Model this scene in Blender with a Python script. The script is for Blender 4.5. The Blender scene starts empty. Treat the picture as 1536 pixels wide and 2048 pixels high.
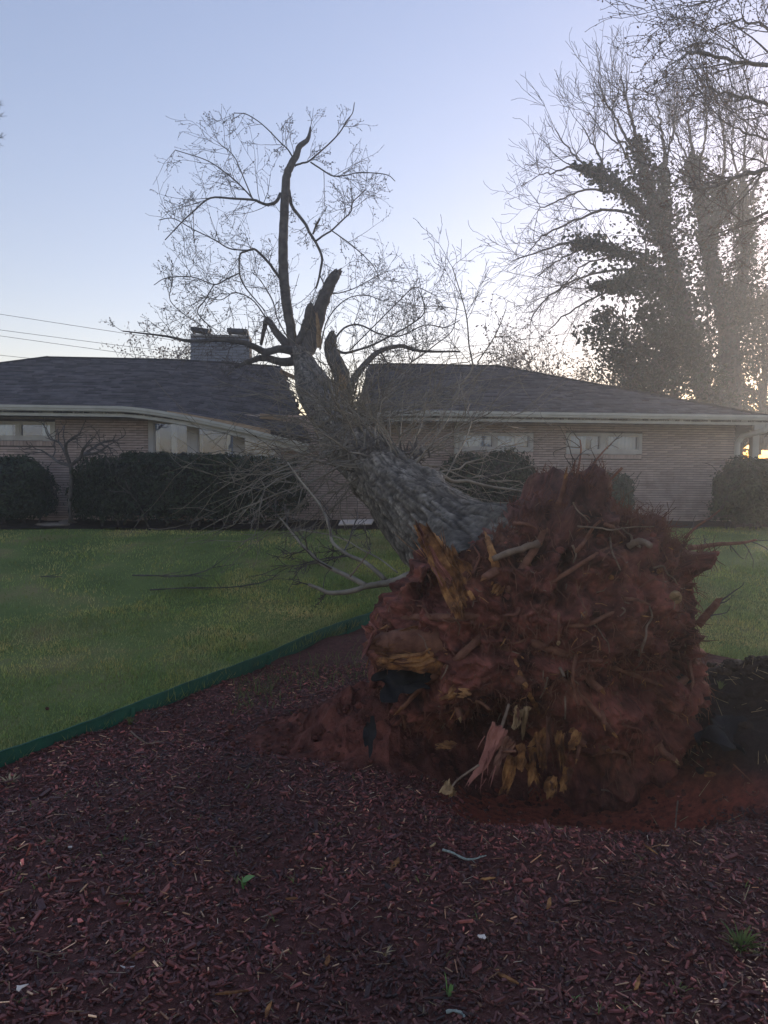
import bpy, math, random
import numpy as np
from mathutils import Matrix, Vector
SC = bpy.context.scene
COL = SC.collection
R = math.radians
RNG = np.random.default_rng(7)
random.seed(7)

# ------------------------------------------------------------------ camera
CAM_Z = 2.1
F = 1538.0                       # focal length in pixels of the 1536 x 2048 photograph
cam_d = bpy.data.cameras.new('camera')
cam = bpy.data.objects.new('camera', cam_d)
COL.objects.link(cam)
cam_d.sensor_fit = 'VERTICAL'
cam_d.sensor_height = 24.0
cam_d.lens = 24.0 * F / 2048.0
cam_d.clip_start = 0.05
cam_d.clip_end = 6000
CROT = Matrix.Rotation(R(90 - 4.05), 3, 'X') @ Matrix.Rotation(R(0.5), 3, 'Z')
cam.rotation_euler = CROT.to_euler()
cam.location = (0, 0, CAM_Z)
SC.camera = cam
NROT = np.array(CROT)

# ------------------------------------------------------------------ sky, sun, exposure
SUN_AZ, SUN_EL = 38.0, 6.0       # degrees right of +Y, above the horizon
w = bpy.data.worlds.new('World')
SC.world = w
w.use_nodes = True
nt = w.node_tree
nt.nodes.clear()
wo = nt.nodes.new('ShaderNodeOutputWorld')
bg = nt.nodes.new('ShaderNodeBackground')
sky = nt.nodes.new('ShaderNodeTexSky')
sky.sky_type = 'NISHITA'
sky.sun_disc = False
sky.sun_elevation = R(SUN_EL)
sky.sun_rotation = R(SUN_AZ)
sky.altitude = 200
sky.air_density = 1.0
sky.dust_density = 0.4
sky.ozone_density = 1.2
wb = nt.nodes.new('ShaderNodeMix')            # one even white balance for the whole sky
wb.data_type = 'RGBA'
wb.blend_type = 'MULTIPLY'
wb.inputs[0].default_value = 1
wb.inputs[7].default_value = (1.18, .97, 1.13, 1)
nt.links.new(sky.outputs[0], wb.inputs[6])
gm = nt.nodes.new('ShaderNodeGamma')           # one even tone curve, as the phone's exposure blending gives
gm.inputs[1].default_value = .77
hsv = nt.nodes.new('ShaderNodeHueSaturation')
hsv.inputs['Saturation'].default_value = 1.12
nt.links.new(wb.outputs[2], gm.inputs[0])
nt.links.new(gm.outputs[0], hsv.inputs['Color'])
nt.links.new(hsv.outputs[0], bg.inputs[0])
bg.inputs[1].default_value = 0.15
nt.links.new(bg.outputs[0], wo.inputs[0])
sl = bpy.data.lights.new('sun', 'SUN')
sl.energy = 1.2
sl.angle = R(0.6)
sl.color = (1.0, 0.86, 0.70)
sun = bpy.data.objects.new('sun', sl)
COL.objects.link(sun)
sdir = Vector((math.sin(R(SUN_AZ)) * math.cos(R(SUN_EL)), math.cos(R(SUN_AZ)) * math.cos(R(SUN_EL)), math.sin(R(SUN_EL))))
sun.rotation_euler = sdir.to_track_quat('Z', 'Y').to_euler()
sun.location = sdir * 60
SC.view_settings.view_transform = 'Standard'
SC.view_settings.look = 'None'
SC.view_settings.exposure = 1.4
SC.view_settings.gamma = 1.0
SC.view_settings.use_curve_mapping = False
SC.render.engine = 'CYCLES'
SC.cycles.max_bounces = 6
SC.cycles.diffuse_bounces = 3
SC.cycles.glossy_bounces = 3
SC.cycles.transparent_max_bounces = 8
SC.cycles.volume_bounces = 1
SC.cycles.use_denoising = True
SC.cycles.sample_clamp_indirect = 4
SC.cycles.sample_clamp_direct = 12

# ------------------------------------------------------------------ helpers: maths
def sm(a, b, x):
    t = np.clip((np.asarray(x, float) - a) / (b - a), 0, 1)
    return t * t * (3 - 2 * t)

def _h(i, j, k, s):
    n = (i * 374761393 + j * 668265263 + k * 1274126177 + s * 974634777) & 0xffffffff
    n = ((n ^ (n >> 13)) * 1274126177) & 0xffffffff
    n = n ^ (n >> 16)
    return (n & 0xffff) / 32767.5 - 1.0

def noise(P, s=0):
    P = np.asarray(P, float)
    I = np.floor(P).astype(np.int64)
    f = P - I
    u = f * f * f * (f * (f * 6 - 15) + 10)
    r = 0
    for a in (0, 1):
        wa = u[..., 0] if a else 1 - u[..., 0]
        for b in (0, 1):
            wb = u[..., 1] if b else 1 - u[..., 1]
            for c in (0, 1):
                wc = u[..., 2] if c else 1 - u[..., 2]
                r = r + wa * wb * wc * _h(I[..., 0] + a, I[..., 1] + b, I[..., 2] + c, s)
    return r

def fbm(P, oct=4, s=0, gain=.5):
    r, a = 0, 1.0
    P = np.asarray(P, float)
    for o in range(oct):
        r = r + a * noise(P * (2.03 ** o) + o * 7.3, s + o)
        a *= gain
    return r

def xyz(x, y, z=0.0):
    x, y, z = np.broadcast_arrays(np.asarray(x, float), np.asarray(y, float), np.asarray(z, float))
    return np.stack([x, y, z], -1)

def ray(px, py):
    return NROT @ np.array([(px - 768) / F, -(py - 1024) / F, -1.0])

def at(px, py, D):
    d = ray(px, py)
    return np.array([0, 0, CAM_Z]) + d * (D / d[1])

def proj(P):
    q = (np.asarray(P) - np.array([0, 0, CAM_Z])) @ NROT
    return 768 + F * q[..., 0] / -q[..., 2], 1024 - F * q[..., 1] / -q[..., 2]

def nrm(v):
    return v / np.maximum(np.linalg.norm(v, axis=-1, keepdims=True), 1e-9)

GRADE = 0.76
def tz0(x, y):
    return GRADE * sm(4.6, 14.4, y)

def tz(x, y):
    z = tz0(x, y)
    z = z + .55 * np.exp(-(((x - 2.85) / .75) ** 2 + ((y - 5.6) / .85) ** 2))
    z = z - .34 * np.exp(-(((x - 1.35) / .95) ** 4 + ((y - 5.05) / .62) ** 4))
    return z

def gp(px, py, f=tz):
    d = ray(px, py)
    t = 1.5
    p = np.array([0, 0, CAM_Z])
    last = p
    while t < 80:
        q = p + d * t
        if q[2] < f(q[0], q[1]):
            return q
        t += .01
    return p + d * 80

# ------------------------------------------------------------------ helpers: objects
def mk(name, V, Fc, mat, parent=None, smooth=False, col=None):
    """one mesh object from vertex and face arrays (faces: one array or a list of arrays of tris and quads)"""
    V = np.asarray(V, np.float32)
    if not isinstance(Fc, list) or np.ndim(Fc[0]) == 1:
        Fc = [Fc]
    Fc = [np.asarray(f, np.int32) for f in Fc if len(f)]
    me = bpy.data.meshes.new(name)
    me.vertices.add(len(V))
    me.vertices.foreach_set('co', V.ravel())
    nl = sum(f.size for f in Fc)
    npol = sum(len(f) for f in Fc)
    me.loops.add(nl)
    me.loops.foreach_set('vertex_index', np.concatenate([f.ravel() for f in Fc]))
    me.polygons.add(npol)
    starts, tot, o = [], [], 0
    for f in Fc:
        k = f.shape[1]
        starts.append(o + np.arange(len(f)) * k)
        tot.append(np.full(len(f), k))
        o += f.size
    me.polygons.foreach_set('loop_start', np.concatenate(starts).astype(np.int32))
    me.polygons.foreach_set('loop_total', np.concatenate(tot).astype(np.int32))
    me.polygons.foreach_set('use_smooth', np.full(npol, bool(smooth)))
    if col is not None:
        a = me.color_attributes.new('tone', 'FLOAT_COLOR', 'POINT')
        c = np.ones((len(V), 4), np.float32)
        c[:, :3] = col
        a.data.foreach_set('color', c.ravel())
    me.update(calc_edges=True)
    me.materials.append(mat)
    return link(name, me, parent)

def link(name, me, parent=None):
    o = bpy.data.objects.new(name, me)
    COL.objects.link(o)
    if parent is not None:
        setp(o, parent)
    return o

BASE = {}
def setp(o, parent):
    o.parent = parent
    o.matrix_parent_inverse = Matrix.Translation(-BASE[parent]) if parent in BASE else Matrix.Identity(4)

def empty(name, loc):
    o = bpy.data.objects.new(name, None)
    COL.objects.link(o)
    o.location = tuple(float(v) for v in loc)
    o.empty_display_size = .2
    BASE[o] = Vector(o.location)
    return o

def tag(o, label=None, cat=None, group=None, kind=None):
    if label: o['label'] = label
    if cat: o['category'] = cat
    if group: o['group'] = group
    if kind: o['kind'] = kind
    return o

class MB:
    """collects shapes for one mesh"""
    def __init__(s):
        s.V, s.F3, s.F4, s.n = [], [], [], 0
    def add(s, V, Fc):
        V = np.asarray(V, float).reshape(-1, 3)
        for f in (Fc if isinstance(Fc, list) and np.ndim(Fc[0]) == 2 else [Fc]):
            f = np.asarray(f, int)
            if f.size == 0: continue
            (s.F3 if f.shape[1] == 3 else s.F4).append(f + s.n)
        s.V.append(V)
        s.n += len(V)
        return s
    def build(s, name, mat, parent=None, smooth=False, col=None):
        Fc = []
        if s.F3: Fc.append(np.concatenate(s.F3))
        if s.F4: Fc.append(np.concatenate(s.F4))
        return mk(name, np.concatenate(s.V), Fc, mat, parent, smooth, col)
    def box(s, c, ax, ay, az):
        """box from centre and three half-axis vectors"""
        c, ax, ay, az = map(np.asarray, (c, ax, ay, az))
        v = [c + i * ax + j * ay + k * az for k in (-1, 1) for j in (-1, 1) for i in (-1, 1)]
        return s.add(v, BOXF)
    def tube(s, pts, rad, sides=8, cap=True):
        V, Fq = tubes(np.asarray(pts, float)[None], np.asarray(rad, float)[None], sides)
        n = len(pts)
        s.add(V, Fq)
        if cap:
            b = s.n - n * sides
            for r in (0, n - 1):
                c = np.asarray(pts[r], float)
                ring = b + r * sides + np.arange(sides)
                s.V.append(c[None])
                nx = np.roll(ring, -1)
                tri = np.stack([np.full(sides, s.n), nx, ring] if r == 0 else [np.full(sides, s.n), ring, nx], -1)
                s.F3.append(tri)
                s.n += 1
        return s

BOXF = np.array([[0, 2, 3, 1], [4, 5, 7, 6], [0, 1, 5, 4], [2, 6, 7, 3], [0, 4, 6, 2], [1, 3, 7, 5]])

def tubes(P, rad, sides):
    """P (K,n,3), rad (K,n) -> vertices and quads of K tubes"""
    K, n, _ = P.shape
    T = np.empty_like(P)
    T[:, 1:-1] = P[:, 2:] - P[:, :-2]
    T[:, 0] = P[:, 1] - P[:, 0]
    T[:, -1] = P[:, -1] - P[:, -2]
    T = nrm(T)
    ch = np.abs(P[:, -1] - P[:, 0])
    ref = np.zeros((K, 3))
    ref[np.arange(K), np.argmin(ch, 1)] = 1
    n1 = nrm(np.cross(T, ref[:, None, :]))
    n2 = np.cross(T, n1)
    a = np.arange(sides) * 2 * np.pi / sides
    V = P[:, :, None] + rad[:, :, None, None] * (np.cos(a)[None, None, :, None] * n1[:, :, None] + np.sin(a)[None, None, :, None] * n2[:, :, None])
    i = np.arange(n - 1)[:, None] * sides
    j = np.arange(sides)[None]
    jn = (j + 1) % sides
    q = np.stack([i + j, i + jn, i + sides + jn, i + sides + j], -1).reshape(-1, 4)
    q = (np.arange(K)[:, None, None] * n * sides + q[None]).reshape(-1, 4)
    return V.reshape(-1, 3), q

def tube_set(lines, sides=3):
    """many polylines [(pts, radii)] -> MB"""
    mb = MB()
    by = {}
    for p, r in lines:
        by.setdefault(len(p), []).append((p, r))
    for n, L in by.items():
        V, q = tubes(np.array([l[0] for l in L]), np.array([l[1] for l in L]), sides)
        mb.add(V, q)
    return mb

def leaves(C, size, rng, elong=1.8, N=None, fold=.25):
    """one folded leaf of two triangles at each centre"""
    K = len(C)
    size = np.broadcast_to(np.asarray(size, float), (K,))[:, None]
    if N is None:
        N = nrm(rng.normal(size=(K, 3)))
    t = nrm(np.cross(N, nrm(rng.normal(size=(K, 3)))))
    b = np.cross(N, t)
    v = np.stack([C - t * size * elong / 2, C + b * size / 2 + N * size * fold, C + t * size * elong / 2, C - b * size / 2 + N * size * fold], 1).reshape(-1, 3)
    i = np.arange(K)[:, None] * 4
    f = np.concatenate([i + np.array([[0, 1, 2]]), i + np.array([[0, 2, 3]])])
    return v, f

def grid(nu, nv):
    i = np.arange(nu - 1)[:, None] * nv
    j = np.arange(nv - 1)[None]
    return np.stack([i + j, i + nv + j, i + nv + j + 1, i + j + 1], -1).reshape(-1, 4)

def spline(pts, n):
    """Catmull-Rom resample of a polyline (any number of columns)"""
    P = np.asarray(pts, float)
    m = len(P)
    Q = np.vstack([2 * P[0] - P[1], P, 2 * P[-1] - P[-2]])
    out = []
    for t in np.linspace(0, m - 1, n):
        i = min(int(t), m - 2)
        f = t - i
        a, b, c, d = Q[i:i + 4]
        out.append(.5 * (2 * b + (c - a) * f + (2 * a - 5 * b + 4 * c - d) * f * f + (3 * b - a - 3 * c + d) * f ** 3))
    return np.array(out)

# ------------------------------------------------------------------ helpers: materials
def mat(name, ca, cb=None, scale=6, rough=.85, bump=.0, bscale=40, attr=False, rnd=0., spec=.25, detail=6, stretch=None, trans=0., cc=None, thr=(.35, .65)):
    m = bpy.data.materials.new(name)
    m.use_nodes = True
    t = m.node_tree
    N, L = t.nodes, t.links
    p = N['Principled BSDF']
    out = N['Material Output']
    p.inputs['Roughness'].default_value = rough
    p.inputs['Specular IOR Level'].default_value = spec
    tc = N.new('ShaderNodeTexCoord')
    vec = tc.outputs['Object']
    if stretch:
        mp = N.new('ShaderNodeMapping')
        mp.inputs['Scale'].default_value = stretch
        L.new(vec, mp.inputs['Vector'])
        vec = mp.outputs[0]
    nz = N.new('ShaderNodeTexNoise')
    nz.inputs['Scale'].default_value = scale
    nz.inputs['Detail'].default_value = detail
    nz.inputs['Roughness'].default_value = .6
    L.new(vec, nz.inputs['Vector'])
    rp = N.new('ShaderNodeValToRGB')
    rp.color_ramp.elements[0].position = thr[0]
    rp.color_ramp.elements[1].position = thr[1]
    rp.color_ramp.elements[0].color = (*ca, 1)
    rp.color_ramp.elements[1].color = (*(cb or ca), 1)
    if cc:
        e = rp.color_ramp.elements.new((thr[0] + thr[1]) / 2)
        e.color = (*cc, 1)
    L.new(nz.outputs['Fac'], rp.inputs['Fac'])
    c = rp.outputs['Color']
    if attr:
        at_ = N.new('ShaderNodeVertexColor')
        at_.layer_name = 'tone'
        mx = N.new('ShaderNodeMix')
        mx.data_type = 'RGBA'
        mx.blend_type = 'MULTIPLY'
        mx.inputs[0].default_value = 1
        L.new(c, mx.inputs[6]); L.new(at_.outputs['Color'], mx.inputs[7])
        c = mx.outputs[2]
    if rnd:
        oi = N.new('ShaderNodeObjectInfo')
        mr = N.new('ShaderNodeMapRange')
        mr.inputs[3].default_value = 1 - rnd
        mr.inputs[4].default_value = 1 + rnd
        L.new(oi.outputs['Random'], mr.inputs[0])
        hs = N.new('ShaderNodeHueSaturation')
        L.new(mr.outputs[0], hs.inputs['Value'])
        L.new(c, hs.inputs['Color'])
        c = hs.outputs[0]
    L.new(c, p.inputs['Base Color'])
    if bump:
        nb = N.new('ShaderNodeTexNoise')
        nb.inputs['Scale'].default_value = bscale
        nb.inputs['Detail'].default_value = 8
        nb.inputs['Roughness'].default_value = .65
        L.new(vec, nb.inputs['Vector'])
        bp = N.new('ShaderNodeBump')
        bp.inputs['Strength'].default_value = bump
        bp.inputs['Distance'].default_value = .02
        L.new(nb.outputs['Fac'], bp.inputs['Height'])
        L.new(bp.outputs[0], p.inputs['Normal'])
    if trans:
        tb = N.new('ShaderNodeBsdfTranslucent')
        L.new(c, tb.inputs['Color'])
        ms = N.new('ShaderNodeMixShader')
        ms.inputs[0].default_value = trans
        L.new(p.outputs[0], ms.inputs[1]); L.new(tb.outputs[0], ms.inputs[2])
        L.new(ms.outputs[0], out.inputs['Surface'])
    return m

M = {}
M['grass_soil'] = mat('grass_soil', (.085, .125, .028), (.20, .18, .07), scale=.9, bump=.6, bscale=90, cc=(.12, .165, .04))
M['blade'] = mat('blade', (.18, .265, .07), (.44, .40, .19), scale=.8, rough=.6, trans=.3, cc=(.275, .335, .105), attr=True, thr=(.28, .72))
M['mulch'] = mat('mulch', (.062, .021, .018), (.13, .05, .042), scale=22, bump=1, bscale=70, attr=True)
M['chip'] = mat('chip', (.62, .62, .62), (1.2, 1.15, 1.15), scale=30, rough=.5, bump=.3, bscale=120, attr=True, spec=.5)
M['clay'] = mat('clay', (.088, .027, .020), (.205, .070, .050), scale=7, rough=.9, bump=1, bscale=40, attr=True, spec=.2, detail=9)
M['dark_soil'] = mat('dark_soil', (.018, .013, .011), (.05, .036, .028), scale=7, rough=.95, bump=1, bscale=40, spec=.1)
M['bark'] = mat('bark', (.095, .083, .068), (.235, .212, .182), scale=14, rough=.9, bump=.8, bscale=45, attr=True, spec=.2)
M['limb_bark'] = mat('limb_bark', (.050, .045, .042), (.12, .108, .098), scale=7, rough=.9, bump=.4, bscale=40)
M['twig'] = mat('twig', (.05, .042, .038), (.12, .105, .095), scale=5, rough=.8)
M['shoot'] = mat('shoot', (.11, .095, .072), (.28, .245, .19), scale=4, rough=.7)
M['far_twig'] = mat('far_twig', (.05, .042, .042), (.10, .088, .082), scale=3, rough=.85)
M['torn_wood'] = mat('torn_wood', (.085, .034, .016), (.48, .24, .085), scale=11, rough=.8, bump=.8, bscale=50, cc=(.24, .105, .038))
M['pale_wood'] = mat('pale_wood', (.20, .12, .055), (.42, .28, .14), scale=14, rough=.75, bump=.5, bscale=60)
M['pink_wood'] = mat('pink_wood', (.17, .055, .042), (.36, .15, .11), scale=8, rough=.7, bump=.6, bscale=50)
M['root'] = mat('root', (.10, .040, .025), (.22, .10, .062), scale=12, rough=.85, bump=.6, bscale=60)
M['root_pale'] = mat('root_pale', (.12, .08, .055), (.24, .17, .12), scale=12, rough=.8, bump=.3, bscale=60)
M['root_hair'] = mat('root_hair', (.08, .03, .02), (.17, .07, .045), scale=6, rough=.9)
M['fabric'] = mat('fabric', (.008, .009, .010), (.018, .019, .021), scale=10, rough=.75, bump=.3, bscale=80, spec=.15)
M['edging'] = mat('edging', (.006, .065, .042), (.014, .10, .062), scale=5, rough=.55, bump=.25, bscale=30, spec=.35)
M['brick'] = mat('brick', (.375, .285, .245), (.50, .40, .35), scale=9, rough=.9, bump=.5, bscale=60, rnd=.16)
M['brick_mass'] = mat('brick_mass', (.365, .275, .235), (.51, .41, .36), scale=3.5, rough=.9, bump=.5, bscale=60, attr=True)
M['mortar'] = mat('mortar', (.085, .072, .062), (.13, .11, .10), scale=12, rough=.95, bump=.6, bscale=80)
M['shingle'] = mat('shingle', (.075, .072, .080), (.13, .12, .125), scale=4, rough=.9, bump=.7, bscale=150, rnd=.32)
M['shingle_mass'] = mat('shingle_mass', (.075, .072, .080), (.13, .12, .125), scale=4, rough=.9, bump=.7, bscale=150, attr=True)
M['deck'] = mat('deck', (.03, .028, .028), (.05, .045, .045), scale=8, rough=.95)
M['trim'] = mat('trim', (.40, .385, .34), (.50, .485, .43), scale=4, rough=.6, bump=.1, bscale=40)
M['frame'] = mat('frame', (.42, .40, .37), (.52, .50, .46), scale=4, rough=.6)
M['soffit'] = mat('soffit', (.20, .20, .20), (.26, .26, .25), scale=3, rough=.8)
M['board'] = mat('board', (.30, .20, .12), (.45, .33, .22), scale=8, rough=.8, bump=.3, bscale=60, stretch=(1, 1, 6))
M['chimney'] = mat('chimney', (.20, .215, .245), (.28, .30, .335), scale=6, rough=.9, bump=.5, bscale=50)
M['metal_cap'] = mat('metal_cap', (.06, .06, .065), (.10, .10, .105), scale=6, rough=.6)
M['flash'] = mat('flash', (.45, .46, .48), (.55, .56, .58), scale=6, rough=.5)
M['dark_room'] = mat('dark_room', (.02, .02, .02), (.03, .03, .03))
M['added_curtain'] = mat('added_curtain', (.46, .52, .58), (.56, .62, .68), scale=3, rough=.9)
M['hedge'] = mat('hedge', (.014, .028, .014), (.042, .062, .028), scale=2.5, rough=.55, trans=.2, attr=True, spec=.4)
M['hedge_shade'] = mat('hedge_shade', (.008, .010, .006), (.014, .016, .01), scale=6)
M['ivy'] = mat('ivy', (.012, .028, .018), (.035, .06, .032), scale=.8, rough=.5, trans=.12, attr=True, spec=.4)
M['ever'] = mat('ever', (.014, .030, .018), (.04, .065, .032), scale=.7, rough=.5, trans=.12, attr=True, spec=.4)
M['bud'] = mat('bud', (.055, .035, .026), (.12, .075, .05), scale=1.2, rough=.7, trans=.3)
M['weed'] = mat('weed', (.075, .13, .03), (.20, .21, .07), scale=9, rough=.55, trans=.3)
M['straw'] = mat('straw', (.28, .21, .11), (.42, .34, .20), scale=20, rough=.7)
M['green_leaf'] = mat('green_leaf', (.12, .24, .07), (.20, .33, .12), scale=10, rough=.5, trans=.2)
M['lichen'] = mat('lichen', (.22, .27, .24), (.42, .47, .42), scale=60, rough=.9, bump=.8, bscale=150)
M['wire'] = mat('wire', (.03, .03, .03), (.04, .04, .04), rough=.6)
M['stone'] = mat('stone', (.12, .10, .085), (.24, .21, .18), scale=8, rough=.9, bump=.6, bscale=40)
M['paper'] = mat('paper', (.55, .48, .42), (.68, .60, .54), scale=5, rough=.7)
M['fence_wood'] = mat('fence_wood', (.09, .065, .05), (.16, .12, .09), scale=6, rough=.85, stretch=(1, 1, .2))
M['concrete'] = mat('concrete', (.25, .24, .22), (.34, .33, .31), scale=5, rough=.9)

def glass_mat():
    m = bpy.data.materials.new('window_glass')
    m.use_nodes = True
    t = m.node_tree
    N, L = t.nodes, t.links
    N.clear()
    o = N.new('ShaderNodeOutputMaterial')
    g = N.new('ShaderNodeBsdfGlossy')
    g.inputs['Roughness'].default_value = .01
    g.inputs['Color'].default_value = (.38, .52, 1, 1)
    nb = N.new('ShaderNodeTexNoise')
    nb.inputs['Scale'].default_value = 2.0
    bp = N.new('ShaderNodeBump')
    bp.inputs['Strength'].default_value = .05
    bp.inputs['Distance'].default_value = .05
    tc = N.new('ShaderNodeTexCoord')
    L.new(tc.outputs['Object'], nb.inputs['Vector'])
    L.new(nb.outputs['Fac'], bp.inputs['Height'])
    L.new(bp.outputs[0], g.inputs['Normal'])
    tr = N.new('ShaderNodeBsdfTransparent')
    tr.inputs['Color'].default_value = (.92, .94, .93, 1)
    mx = N.new('ShaderNodeMixShader')
    mx.inputs[0].default_value = .13
    L.new(tr.outputs[0], mx.inputs[1]); L.new(g.outputs[0], mx.inputs[2])
    L.new(mx.outputs[0], o.inputs['Surface'])
    return m
M['glass'] = glass_mat()

# ------------------------------------------------------------------ ground, lawn, mulch bed
edge_px = [(-340, 1668), (-150, 1594), (0, 1538), (250, 1442), (480, 1350), (620, 1290), (740, 1244), (830, 1215)]
EDGE = np.array([gp(a, b, tz0) for a, b in edge_px])
bx = np.concatenate([[-16], EDGE[:, 0], [1.6, 2.6, 3.4, 4.6, 7, 16]])
by_ = np.concatenate([[EDGE[0, 1] - 6], EDGE[:, 1], [EDGE[-1, 1] + .25, 8.0, 7.4, 6.4, 5.6, 5.0]])
def border(x):
    return np.interp(x, bx, by_)

def sheet(name, xs, ys, zf, m):
    X, Y = np.meshgrid(xs, ys, indexing='ij')
    return mk(name, xyz(X, Y, zf(X, Y)).reshape(-1, 3), grid(len(xs), len(ys)), m, smooth=True)

gx = np.concatenate([[-3000, -800, -200, -60, -25], np.linspace(-16, 16, 60), [25, 60, 200, 800, 3000]])
gy = np.concatenate([[-3000, -800, -200, -60, -20], np.linspace(-8, 22, 50), [30, 60, 200, 800, 3000]])
g = sheet('ground', gx, gy, lambda X, Y: tz(X, Y) - .10 - .3 * ((Y > 4.0) & (Y < 6.4) & (X > -.5) & (X < 3)), M['grass_soil'])
tag(g, kind='structure')

# lawn: from the green edging to the bed at the foot of the house
YAW = R(5.0)
EU = np.array([math.cos(YAW), math.sin(YAW), 0])
EW = np.array([-math.sin(YAW), math.cos(YAW), 0])
HO = np.array([0, 16.1, 0])
def HP(u, wv, z):
    u, wv, z = np.broadcast_arrays(np.asarray(u, float), np.asarray(wv, float), np.asarray(z, float))
    return HO + u[..., None] * EU + wv[..., None] * EW + z[..., None] * np.array([0, 0, 1.])
def lawn_top(x):
    return HO[1] + x * math.tan(YAW) - np.where(x < 4.2, 1.75, 1.35) + .1 * np.sin(x * .8)
nxl, nyl = 120, 90
xs = np.linspace(-16, 16, nxl)
T = np.linspace(0, 1, nyl)
X = np.repeat(xs[:, None], nyl, 1)
Y = border(X) + T[None] * (lawn_top(X) - border(X))
Z = tz(X, Y) - .06 + .05 + .012 * fbm(xyz(X * 1.3, Y * 1.3), 3)
lawn = mk('lawn', xyz(X, Y, Z).reshape(-1, 3), grid(nxl, nyl), M['grass_soil'], smooth=True)
tag(lawn, kind='structure')

# mulch bed this side of the edging
nxm, nym = 260, 240
xs = np.linspace(-9, 9, nxm)
T = np.linspace(0, 1, nym) ** .8
X = np.repeat(xs[:, None], nym, 1)
Y = -3 + T[None] * (border(X) + .02 + 3)
Z = tz(X, Y) - .004 + .034 * fbm(xyz(X * 2.2, Y * 2.2), 4)
Z = Z + np.exp(-(((X - 2.85) / .9) ** 2 + ((Y - 5.6) / 1.0) ** 2)) * (.13 * fbm(xyz(X * 2.6, Y * 2.6), 4, 45) + .03 * fbm(xyz(X * 14, Y * 14), 3, 46))
pit = sm(.25, .75, np.exp(-(((X - 1.35) / 1.05) ** 4 + ((Y - 5.1) / .72) ** 4)) + .12 * fbm(xyz(X * 3, Y * 3), 3, 5))
heap = sm(.25, .6, np.exp(-(((X - 2.85) / .9) ** 2 + ((Y - 5.6) / 1.05) ** 2)) + .1 * fbm(xyz(X * 2, Y * 2), 3, 9))
tone = np.ones(X.shape + (3,))
tone = tone * (1 - pit[..., None]) + pit[..., None] * np.array([2.6, 1.7, 1.2])
tone = tone * (1 - heap[..., None] * np.array([.78, .62, .60]))
bed = mk('mulch_bed', xyz(X, Y, Z).reshape(-1, 3), grid(nxm, nym), M['mulch'], smooth=True, col=tone.reshape(-1, 3))
tag(bed, kind='structure')

# planting bed at the foot of the house
xs = np.linspace(-16, 9.5, 120)
T = np.linspace(0, 1, 10)
X = np.repeat(xs[:, None], 10, 1)
Y = lawn_top(X) - .05 + T[None] * 2.2
b2 = mk('planting_bed', xyz(X, Y, tz(X, Y) + .02 + .03 * fbm(xyz(X * 3, Y * 3), 3)).reshape(-1, 3), grid(120, 10), M['dark_soil'], smooth=True)
tag(b2, kind='structure')

# ------------------------------------------------------------------ house
house = empty('brick_house', HP(-2.5, 4, GRADE))
tag(house, 'low tan brick ranch house with grey hip roof crushed by the fallen tree', 'house')
def U_of(px, wv=0.):
    """house u of an image column on the plane w"""
    d = ray(px, 915)
    # solve origin + t d = HO + u EU + w EW in plan
    A = np.array([[d[0], -EU[0]], [d[1], -EU[1]]])
    b = (HO + wv * EW)[:2]
    t, u = np.linalg.solve(A, b)
    return u
def Z_of(px, py, wv=0.):
    u = U_of(px, wv)
    y = HP(u, wv, 0)[1]
    return at(px, py, y)[2]

UL, UR = -12.2, U_of(1468)
RIDGE_W, EAVE_W = 4.0, -.62
EAVE_Z, RIDGE_Z = 3.00, 4.50
UHL, UHR = U_of(100, 4.0), U_of(990, 4.0)
UEL, UER = UHL - (RIDGE_W - EAVE_W), UR + .45
GAP_L, GAP_R = U_of(612, EAVE_W), U_of(722, EAVE_W)
def sag(u, s):
    """how far the broken left half of the roof has dropped (s: 0 eave, 1 ridge)"""
    a = np.clip((np.asarray(u, float) - (GAP_L - 3.6)) / 3.6, 0, 1.15)
    left = (u < (GAP_L + GAP_R) / 2)
    return np.where(left, a ** 1.35 * (.52 - .34 * np.clip(s, 0, 1)), .10 * np.clip(1 - (u - GAP_R) / 1.2, 0, 1) ** 2)
def roofp(u, s, lift=0.):
    wv = EAVE_W + s * (RIDGE_W - EAVE_W)
    z = EAVE_Z + s * (RIDGE_Z - EAVE_Z) - sag(u, s) + lift
    return HP(u, wv, z)
def u_range(s, side):
    """front slope limits at slope position s for the two halves"""
    gl = GAP_L + s * (U_of(562, RIDGE_W) - GAP_L)
    gr = GAP_R + s * (U_of(736, RIDGE_W) - GAP_R)
    if side == 'l':
        return UEL + s * (UHL - UEL), gl
    return gr, UER + s * (UHR - UER)

# openings in the front wall: u0, u1, z0, z1
def opening(p0, p1, y0, y1, wv=0.):
    return [U_of(p0, wv), U_of(p1, wv), Z_of((p0 + p1) / 2, y1), Z_of((p0 + p1) / 2, y0)]
WIN = {
    'a': opening(-70, 112, 842, 881),
    'b': opening(297, 562, 840, 985),
    'c': opening(917, 1066, 865, 903),
    'd': opening(1131, 1283, 866, 908),
}
WALL_TOP = 2.95
roofdeck_back = []
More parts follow.
